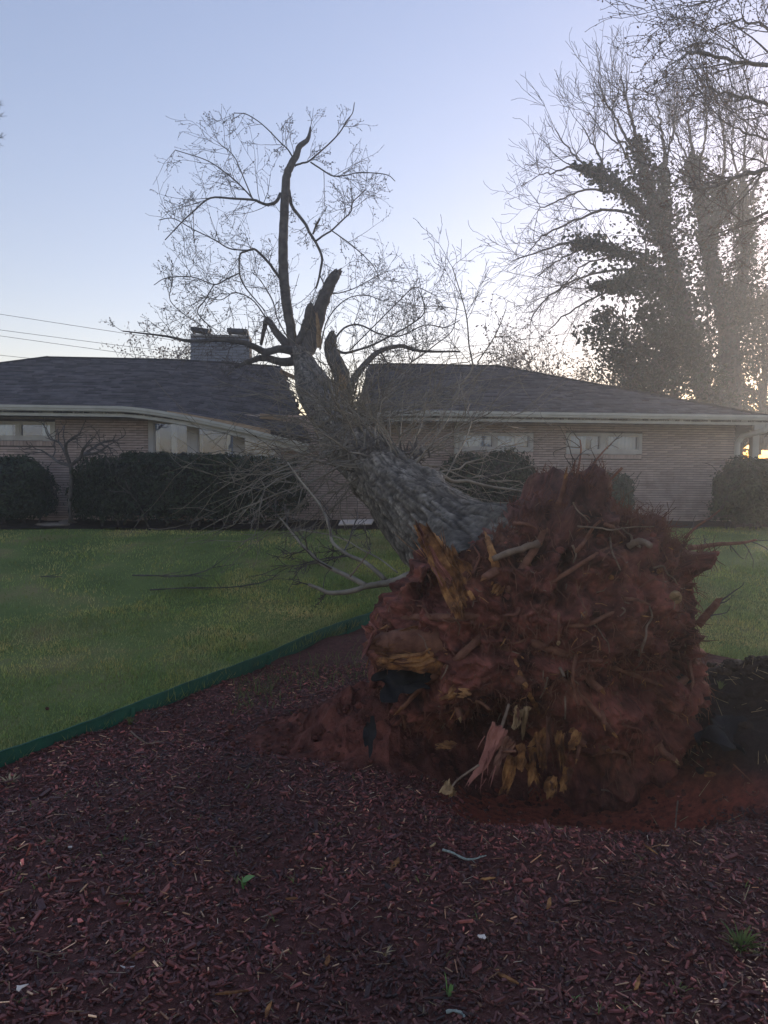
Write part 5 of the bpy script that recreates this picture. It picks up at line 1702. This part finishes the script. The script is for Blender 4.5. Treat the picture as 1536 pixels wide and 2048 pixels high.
# ------------------------------------------------------------------ hedges and shrubs by the house
def hedge(name, c, half, n, label, cat, seed, leaf=.045, box=.6, stems=7, group=None, mt='hedge', pw=None):
    """leaf shell round a superellipsoid with an uneven skin, a dark core painted as inner shade and stems below"""
    rng = np.random.default_rng(seed)
    base = np.array([c[0], c[1], float(tz0(c[0], c[1]))])
    o = empty(name, base)
    d = nrm(rng.normal(size=(n, 3)))
    e = pw or 5.0
    k = (np.abs(d[:, 0]) ** e + np.abs(d[:, 1]) ** e + np.abs(d[:, 2]) ** e) ** (-1 / e)
    s = d * k[:, None]
    sc_ = np.array(half)
    q = s * sc_
    q = q * (1 + (.14 * noise(q * 2.2 + seed, seed) + .12 * noise(q * 5 + seed, seed + 1))[:, None] + .10 * rng.random(n)[:, None] ** 12)
    q = q * (1 - .22 * rng.random(n)[:, None] ** 2.2)
    q = q @ np.array([EU, EW, [0, 0, 1]])
    P = np.array(c) + q + rng.normal(size=q.shape) * .02
    keep = P[:, 2] > base[2] + .10 + .15 * rng.random(n)
    P = P[keep]
    N = nrm(q[keep] + rng.normal(size=P.shape) * .35 * np.linalg.norm(sc_))
    v, f = leaves(P, leaf * rng.uniform(.6, 1.3, len(P)), rng, 1.7, N)
    tn = rng.uniform(.5, 1.6, (len(P), 1)) * np.ones(3)
    mk('foliage', v, f, M[mt], o, col=np.repeat(tn, 4, 0))
    # twiggy interior
    L = []
    for s_ in range(stems):
        x = rng.uniform(-.75, .75) * half[0]
        y = rng.uniform(-.4, .4) * half[1]
        b0 = base + x * EU + y * EW - np.array([0, 0, .05])
        out = {}
        grow(rng, b0, np.array([rng.normal() * .15, rng.normal() * .15, 1]), (c[2] + half[2] - base[2]) * .8, .022, 0, dict(n=[6, 5], wob=[.12, .2], up=[.05, .03], levels=2, kids=[7], ang=[(20, 55)], ratio=[.45], rmin=.006, taper=.4), out)
        L += flat_out(out, 0)
    tube_set(L, 5).build('stems', M['limb_bark'], o)
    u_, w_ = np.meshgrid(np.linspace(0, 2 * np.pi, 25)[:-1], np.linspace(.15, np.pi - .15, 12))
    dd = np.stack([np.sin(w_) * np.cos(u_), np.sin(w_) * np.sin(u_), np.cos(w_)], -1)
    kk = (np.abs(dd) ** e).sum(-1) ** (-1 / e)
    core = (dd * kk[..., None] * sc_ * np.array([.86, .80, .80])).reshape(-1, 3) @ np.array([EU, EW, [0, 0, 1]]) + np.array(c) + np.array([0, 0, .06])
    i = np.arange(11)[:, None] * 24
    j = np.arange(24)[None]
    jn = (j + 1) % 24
    mk('dark_core', core, np.stack([i + j, i + 24 + j, i + 24 + jn, i + jn], -1).reshape(-1, 4), M['hedge_shade'], o, smooth=True)  # closed near-black core: shade between the leaves put into its colour
    return tag(o, label, cat, group)
def hedge_px(name, p0, p1, y0, y1, D, depth, n, label, cat, seed, **kw):
    a, b_ = at(p0, (y0 + y1) / 2, D), at(p1, (y0 + y1) / 2, D)
    zt, zb = at((p0 + p1) / 2, y0, D)[2], at((p0 + p1) / 2, y1, D)[2]
    return hedge(name, [(a[0] + b_[0]) / 2, D, (zt + zb) / 2], [(b_[0] - a[0]) / 2, depth, (zt - zb) / 2], n, label, cat, seed, **kw)
hedge_px('hedge', 152, 590, 917, 1050, 14.6, .5, 26000, 'long clipped dark hedge under the picture windows', 'hedge', 31, pw=4.5, stems=18)
hedge_px('rounded_shrub', -110, 98, 916, 1040, 14.5, .6, 12000, 'rounded dark evergreen shrub at the left edge below the small window', 'shrub', 32, pw=3, stems=8)
hedge_px('rounded_shrub', 880, 1064, 908, 1046, 14.9, .65, 12000, 'rounded dark shrub under the window just right of the trunk', 'shrub', 33, pw=3)
hedge_px('rounded_shrub', 1185, 1262, 948, 1050, 15.0, .42, 5000, 'small green shrub showing above the root plate against the brick', 'shrub', 34, pw=2.6, mt='ever')
hedge_px('rounded_shrub', 1430, 1585, 918, 1068, 15.2, .7, 11000, 'large shrub at the right corner of the house in the glow', 'shrub', 35, pw=2.8)

# bare little tree against the left brick wall
st = empty('small_bare_tree', gp(140, 1046, tz0))
tag(st, 'small gnarled bare tree standing between the two left shrubs', 'tree')
rngB = np.random.default_rng(12)
b = MB()
trk = np.array([at(141, 1046, 14.3), at(140, 1000, 14.3), at(143, 960, 14.3), at(141, 932, 14.3)])
b.tube(spline(trk, 12), np.linspace(.045, .03, 12), 8)
b.build('trunk', M['limb_bark'], st, smooth=True)
L = []
for pl in ([(141, 932), (130, 905), (118, 885), (100, 878)], [(141, 932), (132, 900), (135, 885), (150, 872)], [(141, 932), (165, 910), (180, 900), (205, 885), (222, 882)], [(141, 932), (160, 915), (168, 895), (185, 890)], [(141, 932), (118, 925), (105, 915), (82, 900)], [(165, 910), (195, 905), (215, 892)]):
    Q = spline(np.array([at(x, y, 14.3 + .15 * k * (-1) ** len(L)) for k, (x, y) in enumerate(pl)]), 10)
    L.append((Q, np.linspace(.034, .015, 10)))
    out = {}
    for k in (4, 6, 8, 9):
        grow(rngB, Q[k], nrm(Q[k] - Q[k - 1]) + rngB.normal(size=3) * .6, .36, .013, 0, dict(n=[4, 3], wob=[.3, .3], up=[.05, .05], levels=2, kids=[4], ang=[(30, 70)], ratio=[.55], rmin=.005, taper=.6), out)
    L += flat_out(out, 0)
tube_set(L, 5).build('crown', M['limb_bark'], st)

# stones, board on the ground
for k, (px, py, s, lab) in enumerate(((105, 1052, .30, 'flat pale stone under the bare little tree'), (136, 1049, .16, 'small flat stone touching the bare little tree'))):
    b = MB(); clod(gp(px, py, tz0) + np.array([0, 0, .03]), .2, RNG, b)
    V = np.concatenate(b.V); c = V.mean(0); V = c + (V - c) * np.array([s / .2, 1.0, .35])
    tag(mk('flat_stone', V, b.F4[0], M['stone'], None, smooth=True), lab, 'stone')
p, q = gp(676, 1060, tz0), gp(746, 1050, tz0)
b = MB(); b.box((p + q) / 2 + np.array([0, .1, .09]), (q - p) / 2 * np.array([1, .2, 0]), np.array([.02, .10, .035]), np.array([0, -.005, .012]))
tag(b.build('pale_board', M['paper'], None), 'pale board lying at the lawn edge behind the fallen trunk', 'board')

# ------------------------------------------------------------------ trees behind the house
rngF = np.random.default_rng(404)
def limb_set(defs, D, rng, prm, nk, klen, sides=7, rmin=.012):
    """traced main limbs plus grown twigs -> (limb lines, twig lines)"""
    main, tw = [], []
    for pts, r0, r1, dd in defs:
        P = np.array([at(a, b, D + dd * k / (len(pts) - 1)) for k, (a, b) in enumerate(pts)])
        n = len(pts) * 5
        Q = spline(P, n) + rng.normal(size=(n, 3)) * .02
        rad = np.linspace(r0, r1, n) * D / F
        main.append((Q, rad))
        out = {}
        for c in range(nk):
            ii = int(n * rng.uniform(.3, .99)) if c else n - 1
            ii = max(1, min(n - 1, ii))
            d0 = nrm(Q[ii] - Q[ii - 1])
            nd = rot_about(d0, nrm(np.cross(d0, rng.normal(size=3))), R(rng.uniform(20, 65)) * (.4 if c == 0 else 1)) * np.array([1, .6, 1])
            grow(rng, Q[ii], nd, .62 * klen * rng.uniform(.6, 1.3), max(rmin, min(.022, rad[ii] * .5)), 0, prm, out)
        tw += flat_out(out, 0)
    return main, tw

def ivy_on(lines, n, rad, rng, size=.13):
    """ivy leaves hung round the given limb lines"""
    P = []
    tot = sum(len(l[0]) for l in lines)
    for (Q, r), rr_ in zip(lines, rad):
        m = int(n * len(Q) / tot)
        t = rng.uniform(0, len(Q) - 1.001, m)
        i = t.astype(int)
        c = Q[i] + (Q[i + 1] - Q[i]) * (t - i)[:, None]
        R0 = np.interp(t / (len(Q) - 1), np.linspace(0, 1, len(rr_)), rr_)
        lump_ = np.clip(1 + .8 * noise(c * 1.5 + 5, 9) + .3 * noise(c * 4, 19), .2, 2)
        d = nrm(rng.normal(size=(m, 3)))
        P.append(c + d * (R0 * lump_ * rng.random(m) ** .55)[:, None])
    P = np.concatenate(P)
    v, f = leaves(P, size * rng.uniform(.4, 1.6, len(P)), rng, 1.25)
    return v, f, np.repeat(rng.uniform(.5, 1.5, (len(P), 1)) * np.ones(3), 4, 0)

D1 = 27.0
prm_up = dict(n=[6, 5, 4], wob=[.10, .14, .18], up=[.10, .05, .02], levels=3, kids=[4, 3], ang=[(18, 45), (20, 50)], ratio=[.6, .55], rmin=.0062, taper=.4, flat=.8)
prm_arch = dict(n=[6, 5, 4], wob=[.10, .14, .18], up=[-.01, .02, .04], levels=3, kids=[4, 3], ang=[(20, 50), (20, 55)], ratio=[.55, .55], rmin=.0062, taper=.4, flat=.8)
# leaning ivy tree
t1 = empty('ivy_tree', at(1415, 900, D1))
tag(t1, 'leaning ivy covered bare tree behind the right end of the house', 'tree')
trunk1 = ([(1418, 930), (1412, 820), (1400, 760), (1385, 700), (1372, 640), (1352, 560), (1330, 480), (1310, 410), (1290, 340), (1272, 275)], 20, 7, -1.)
A1 = [([(1340, 500), (1300, 430), (1250, 385), (1200, 352), (1145, 330)], 8, 2.5, -3), ([(1330, 470), (1325, 400), (1330, 310)], 7, 4, 1), ([(1375, 640), (1320, 560), (1250, 510), (1180, 490), (1150, 488)], 7, 2, -3),
      ([(1372, 650), (1300, 560), (1260, 565), (1180, 575)], 5, 2, -4), ([(1390, 720), (1360, 690), (1340, 668)], 6, 4, 0)]
B1 = [([(1272, 275), (1262, 235), (1250, 190), (1243, 150)], 3.5, 1.2, 0), ([(1265, 300), (1240, 250), (1215, 210), (1195, 160)], 3, 1.1, -1), ([(1330, 310), (1322, 250), (1312, 190)], 3.4, 1.2, 1), ([(1325, 340), (1345, 270), (1350, 200)], 2.6, 1.1, 1),
      ([(1200, 352), (1160, 320), (1130, 290), (1112, 260)], 2.4, 1.0, -1), ([(1225, 368), (1190, 300), (1165, 250)], 2.4, 1.0, 0), ([(1145, 330), (1110, 345), (1080, 348)], 2.2, 1.0, -1), ([(1240, 385), (1170, 380), (1120, 400), (1075, 420)], 2.6, 1.0, -1),
      ([(1300, 440), (1220, 420), (1150, 440), (1090, 470), (1060, 500)], 3.2, 1.0, -2), ([(1330, 520), (1240, 500), (1160, 480), (1090, 500), (1030, 520)], 3.2, 1.0, -2), ([(1180, 490), (1120, 520), (1075, 550)], 2.2, 1.0, -1),
      ([(1350, 560), (1250, 540), (1150, 560), (1090, 600), (1060, 640)], 3.0, 1.0, -2), ([(1365, 600), (1280, 570), (1200, 590), (1130, 630), (1100, 660)], 3.0, 1.0, -2), ([(1250, 510), (1170, 530), (1110, 590)], 2.2, 1.0, 0), ([(1290, 340), (1255, 290), (1225, 280), (1180, 230)], 2.6, 1.0, 0),
      ([(1300, 410), (1260, 330), (1230, 260), (1225, 190)], 2.8, 1.0, 1)]
mA, twA = limb_set([trunk1] + A1, D1, rngF, prm_up, 3, 2.0, 9)
mB, twB = limb_set(B1[:7] + B1[14:], D1, rngF, prm_up, 8, 1.8)
mC, twC = limb_set(B1[7:14], D1, rngF, prm_arch, 11, 1.9)
b = MB(); b.tube(mA[0][0], mA[0][1], 12); b.build('trunk', M['limb_bark'], t1, smooth=True)
for Q, r in mA[1:] + mB + mC:
    b = MB(); b.tube(Q, r, 7); b.build('limb', M['limb_bark'], t1, smooth=True)
tube_set(twA + twB + twC, 3).build('twigs', M['far_twig'], t1)
v, f, tn = ivy_on([(mA[0][0][12:], None)] + [(m[0], None) for m in mA[1:]], 11500, [[.35, .5, .8, .9, .75, .35], [.8, .6, .42, .25, .06], [.55, .4, .12], [.7, .55, .42, .25, .06], [.6, .5, .3, .08], [.7, .8, .8]], rngF, .095)
mk('ivy', v, f, M['ivy'], t1, col=tn)
v, f, tn = ivy_on([(m[0], None) for m in mA], 4200, [[.4, 1.6, 2.3, 1.8, .9, .3], [1.2, .9, .6, .4, .2], [.7, .6, .4], [1.3, 1.2, 1.1, .8, .3], [1.2, 1.2, .9, .4], [1.2, 1.4, 1.4]], rngF, .095)
mk('ivy', v, f, M['ivy'], t1, col=tn)
# upright ivy tree with a forked top
D2 = 28.5
t2 = empty('ivy_tree', at(1462, 900, D2))
tag(t2, 'upright ivy covered tree with thick forked trunk at the right edge', 'tree')
A2 = [([(1462, 930), (1460, 830), (1462, 740), (1455, 660), (1440, 600), (1420, 520), (1405, 430), (1392, 360), (1388, 320)], 24, 8, 0), ([(1458, 680), (1475, 600), (1490, 520), (1490, 440), (1487, 370)], 13, 7, 1),
      ([(1415, 500), (1440, 420), (1445, 370)], 8, 5, 1), ([(1470, 640), (1510, 620), (1560, 600)], 7, 4, 0)]
B2 = [([(1388, 320), (1380, 270), (1375, 220)], 3.2, 1.1, 0), ([(1445, 370), (1450, 300), (1440, 230), (1435, 180)], 3.2, 1.1, 0), ([(1487, 370), (1490, 300), (1500, 220)], 3.4, 1.1, 0), ([(1392, 350), (1410, 280), (1415, 210)], 2.6, 1.1, 0), ([(1490, 420), (1520, 350), (1540, 290)], 3, 1.1, 0),
      ([(1440, 400), (1480, 340), (1520, 300)], 2.6, 1.0, 0), ([(1388, 330), (1360, 290), (1345, 240)], 2.4, 1.0, 0), ([(1487, 380), (1465, 310), (1470, 240)], 2.6, 1.0, 0)]
mA, twA = limb_set(A2, D2, rngF, prm_up, 3, 1.8)
mB, twB = limb_set(B2, D2, rngF, prm_up, 10, 1.9)
b = MB(); b.tube(mA[0][0], mA[0][1], 12); b.build('trunk', M['limb_bark'], t2, smooth=True)
for Q, r in mA[1:] + mB:
    b = MB(); b.tube(Q, r, 7); b.build('limb', M['limb_bark'], t2, smooth=True)
tube_set(twA + twB, 3).build('twigs', M['far_twig'], t2)
v, f, tn = ivy_on([(mA[0][0][10:], None)] + [(m[0], None) for m in mA[1:]], 10500, [[.4, .5, .8, .9, .75, .35], [.6, .75, .7, .4], [.6, .5, .3], [.8, .9, .9]], rngF, .095)
mk('ivy', v, f, M['ivy'], t2, col=tn)
v, f, tn = ivy_on([(m[0], None) for m in mA], 5200, [[.4, 1.4, 2.2, 2.0, 1.0, .3], [1.3, 1.7, 1.3, .5], [.9, .7, .4], [1.6, 1.7, 1.6]], rngF, .095)
mk('ivy', v, f, M['ivy'], t2, col=tn)

# evergreen tree and thicket low behind the roof
def blob_tree(name, px, py_top, py_base, D, w_px, n, label, mt, seed, size, trunk_r=.12, lobes=16, group=None, cat='tree', fill=1.0, dens=.75):
    rng = np.random.default_rng(seed)
    base = at(px, py_base, D)
    base[2] = max(base[2], GRADE - .1)
    o = empty(name, base)
    top = at(px, py_top, D)[2]
    H = top - base[2]
    W = w_px * D / F
    out = {}
    grow(rng, base, np.array([0, 0, 1.]), H * .55, trunk_r, 0, dict(n=[7, 5, 4], wob=[.06, .16, .2], up=[.1, .06, .03], levels=3, kids=[11, 5], ang=[(25, 70), (25, 60)], ratio=[.6, .5], rmin=.012, taper=.45), out)
    b = MB()
    for Q, r in out[0]: b.tube(Q, r, 9)
    b.build('trunk', M['limb_bark'], o, smooth=True)
    tube_set(flat_out(out, 1), 4).build('branches', M['far_twig'], o)
    C = []
    for k in range(lobes):
        a = rng.uniform(0, 2 * np.pi)
        h = rng.uniform(.18, .95)
        rr_ = W * .5 * math.sqrt(max(.05, 1 - (h - .4) ** 2 / .42)) * rng.uniform(.2, .95)
        c = base + np.array([math.cos(a) * rr_, math.sin(a) * rr_ * .8, h * H])
        m = int(n / lobes)
        s = W * rng.uniform(.13, .24)
        d = nrm(rng.normal(size=(m, 3))) * (rng.random(m)[:, None] ** .5) * s * np.array([1, 1, .75])
        C.append(c + d)
    C = np.concatenate(C)
    C = C[noise(C * 1.6, seed) > -.9 + (1 - dens)]
    v, f = leaves(C, size * rng.uniform(.5, 1.3, len(C)), rng, 1.7)
    mk('crown', v, f, M[mt], o, col=np.repeat(rng.uniform(.5, 1.5, (len(C), 1)) * np.ones(3), 4, 0))
    return tag(o, label, cat, group)
blob_tree('evergreen_tree', 1262, 560, 900, 25.5, 240, 7500, 'dense evergreen tree rising behind the sloping right roof', 'ever', 51, .10, .16, 30, dens=.7)
blob_tree('evergreen_tree', 1400, 520, 900, 30.5, 280, 3600, 'loose evergreen behind and between the two ivy trunks', 'ever', 57, .10, .12, 40, dens=.6)
blob_tree('evergreen_tree', 1530, 480, 900, 31.5, 200, 2600, 'loose evergreen cut by the right edge of the photo', 'ever', 58, .10, .12, 30, dens=.6)
blob_tree('evergreen_tree', 1340, 640, 900, 24.5, 190, 5500, 'low evergreen tree between the evergreen and the leaning ivy trunk', 'ever', 52, .10, .1, 22, dens=.7)
blob_tree('evergreen_tree', 1520, 640, 900, 30, 220, 4200, 'evergreen tree behind the right ivy trunk at the photo edge', 'ever', 53, .10, .14, 24, dens=.7)
blob_tree('thicket_shrub', 1520, 790, 910, 33, 190, 2600, 'sparse thicket glowing under the carport roof at the right', 'bud', 54, .14, .06, 10, cat='shrub', dens=.35)
blob_tree('thicket_shrub', 1420, 760, 910, 33, 160, 2400, 'sparse thicket between the two ivy trunks low down', 'bud', 55, .14, .06, 10, cat='shrub', dens=.35)

def bare_tree(name, px, py_top, py_base, D, label, seed, spread=1.0, buds=0, r=.11, lv=4, kids=(9, 6, 4), group=None):
    rng = np.random.default_rng(seed)
    base = at(px, py_base, D)
    base[2] = GRADE - .1
    H = at(px, py_top, D)[2] - base[2]
    o = empty(name, base)
    out = {}
    grow(rng, base, np.array([rng.normal() * .05, 0, 1.]), H * .62, r, 0, dict(n=[7, 6, 5, 4], wob=[.06, .12, .16, .2], up=[.08, .06, .03, .0], levels=lv, kids=list(kids), ang=[(15, 45 * spread), (20, 55), (20, 60)], ratio=[.75, .6, .5], rmin=.009, taper=.45, f0=.35), out)
    b = MB()
    for Q, r_ in out[0]: b.tube(Q, r_, 9)
    b.build('trunk', M['limb_bark'], o, smooth=True)
    L = flat_out(out, 1)
    tube_set(L, 3).build('crown', M['far_twig'], o)
    if buds:
        C = bud_points(flat_out(out, lv - 1), rng, buds, .14)
        v, f = leaves(C, .085 * rng.uniform(.5, 1.3, len(C)), rng, 1.5)
        mk('buds', v, f, M['bud'], o)
    return tag(o, label, 'tree', group)
bare_tree('budding_tree', 1120, 665, 900, 36, 'reddish budding tree behind the roof left of the evergreens', 61, 1.2, 3)
bare_tree('budding_tree', 1060, 700, 900, 38, 'small reddish budding tree right of the roof ridge end', 62, 1.2, 3)
bare_tree('budding_tree', 1180, 690, 900, 34, 'budding tree close against the evergreen crown', 63, 1.1, 3)
bare_tree('budding_tree', 335, 680, 900, 40, 'low tan budding tree behind the roof left of the chimney', 64, 1.2, 4)
bare_tree('budding_tree', 385, 690, 900, 41, 'low tan budding tree partly hidden by the chimney', 65, 1.2, 4)
blob_tree('small_evergreen', 950, 715, 900, 30, 80, 1800, 'small evergreen top showing above the right roof ridge', 'ever', 66, .13, .06, 9)

# near tree at the top right: trunk stands outside the frame, boughs reach in
t3 = empty('overhanging_tree', np.array([13.6, 17.5, GRADE]))
tag(t3, 'budding bare tree reaching in over the top right corner', 'tree')
rngO = np.random.default_rng(88)
b = MB(); b.tube(spline(np.array([[13.6, 17.5, GRADE - .1], [13.5, 17.5, 4], [13.3, 17.4, 8], [13.0, 17.2, 12.5]]), 16), np.linspace(.36, .18, 16), 12); b.build('trunk', M['limb_bark'], t3, smooth=True)
b3 = [([(2010, 420), (1800, 380), (1620, 330), (1500, 345), (1430, 372), (1380, 380)], 8, 1.4, -2.), ([(1900, 120), (1750, 130), (1600, 120), (1500, 128), (1400, 105), (1360, 115)], 7, 1.3, -2), ([(1900, 100), (1700, 20), (1560, -30), (1460, -10), (1400, 5)], 7, 1.3, -1.5),
      ([(1800, 380), (1650, 270), (1540, 210), (1460, 190), (1400, 170)], 5, 1.3, -1), ([(1950, 500), (1750, 480), (1600, 420), (1500, 440), (1450, 470)], 6, 1.3, -1), ([(1600, 120), (1540, 60), (1480, 40), (1420, 60)], 3.5, 1.2, 0), ([(1620, 330), (1560, 290), (1500, 270), (1440, 240)], 3.5, 1.2, 1)]
mO, twO = limb_set(b3, 15.5, rngO, dict(n=[6, 5, 4], wob=[.12, .16, .2], up=[.0, .02, .02], levels=3, kids=[4, 3], ang=[(20, 55), (25, 60)], ratio=[.6, .5], rmin=.005, taper=.4, flat=.8), 17, 1.7, rmin=.008)
for Q, r in mO:
    b = MB(); b.tube(Q, r, 7); b.build('limb', M['limb_bark'], t3, smooth=True)
tube_set(twO, 3).build('twigs', M['far_twig'], t3)
C = bud_points([l for l in twO if len(l[0]) <= 6], rngO, 1, .02)
v, f = leaves(C, .032 * rngO.uniform(.5, 1.3, len(C)), rngO, 1.7)
mk('buds', v, f, M['bud'], t3)
# pine tips entering at the left edge
t4 = empty('pine_tree', np.array([-11.5, 17, GRADE]))
tag(t4, 'pine whose needle tips just enter at the left edge of the sky', 'tree')
b = MB(); b.tube(np.array([[-11.5, 17, GRADE - .1], [-11.4, 17, 6], [-11.3, 17, 14]]), np.array([.25, .2, .12]), 10); b.build('trunk', M['limb_bark'], t4, smooth=True)
L = []
for (x, y) in ((4, 275), (-4, 288), (0, 210), (2, 232), (-20, 260)):
    e = at(x, y, 16.5)
    s = np.array([-11.35, 17, e[2] + .3])
    L.append((np.array([s, (s + e) / 2 + [0, 0, .1], e]), np.array([.05, .03, .008])))
    for k in range(60):
        d = nrm(np.array([.8, 0, .1]) + RNG.normal(size=3) * .6)
        q = e - np.array([RNG.uniform(0, .5), 0, 0])
        L.append((np.array([q, q + d * .06, q + d * .13]), np.array([.003, .003, .002])))
tube_set(L, 3).build('boughs', M['far_twig'], t4)

# bare street trees behind the viewer, mirrored in the windows
for k, (x, y, h, s) in enumerate(((-9.5, -20, 14, 71), (-3.5, -24, 15, 72), (1.8, -19, 14, 73), (8.5, -25, 15, 74), (13.5, -21, 13, 75))):
    o = empty('street_tree', (x, y, 0))
    rng = np.random.default_rng(s)
    out = {}
    grow(rng, np.array([x, y, -.1]), np.array([rng.normal() * .05, 0, 1.]), h * .45, .28, 0, dict(n=[7, 6, 5, 4], wob=[.06, .12, .16, .2], up=[.08, .06, .03, .0], levels=4, kids=[7, 5, 4], ang=[(20, 50), (20, 55), (20, 60)], ratio=[.75, .6, .5], rmin=.012, taper=.45, f0=.35), out)
    b = MB()
    for Q, r_ in out[0]: b.tube(Q, r_, 10)
    b.build('trunk', M['limb_bark'], o, smooth=True)
    tube_set(flat_out(out, 1), 3).build('crown', M['far_twig'], o)
    tag(o, 'bare street tree behind the viewer, seen only mirrored in the windows', 'tree', 'bare street trees behind the viewer')

# ------------------------------------------------------------------ power lines
for k, (a, m_, c, lab) in enumerate((((-200, 600), (650, 706), (1350, 640), 'topmost power line crossing the sky behind the house'), ((-200, 636), (650, 724), (1350, 655), 'second power line from the top'),
                                     ((-200, 646), (650, 742), (1350, 680), 'third power line from the top'), ((-200, 692), (650, 760), (1350, 705), 'lowest power line just above the left roof'))):
    P = spline(np.array([at(*a, 44), at(*m_, 42), at(*c, 44)]), 40)
    b = MB(); b.tube(P, np.full(40, .013), 5)
    tag(b.build('power_line', M['wire'], None), lab, 'power line', 'power lines behind the house')

# ------------------------------------------------------------------ haze volume added in place of lens glare
hz = bpy.data.materials.new('haze')
hz.use_nodes = True
hz.node_tree.nodes.clear()
ho = hz.node_tree.nodes.new('ShaderNodeOutputMaterial')
pv = hz.node_tree.nodes.new('ShaderNodeVolumePrincipled')
pv.inputs['Color'].default_value = (.93, .95, 1, 1)
pv.inputs['Density'].default_value = .004
pv.inputs['Anisotropy'].default_value = .65
hz.node_tree.links.new(pv.outputs[0], ho.inputs['Volume'])
b = MB(); b.box(np.array([0, 14, 9.]), np.array([45., 0, 0]), np.array([0, 46., 0]), np.array([0, 0, 10.4]))
hb = b.build('haze', hz, None)
tag(hb, 'thin even haze volume added to stand in for lens glare', 'haze', kind='stuff')

STUFF = {'twigs', 'buds', 'burr', 'blades', 'foliage', 'stems', 'ivy', 'crown', 'branches', 'boughs'}
for o in bpy.data.objects:
    if o.parent is not None and o.name.split('.')[0] in STUFF:
        o['kind'] = 'stuff'
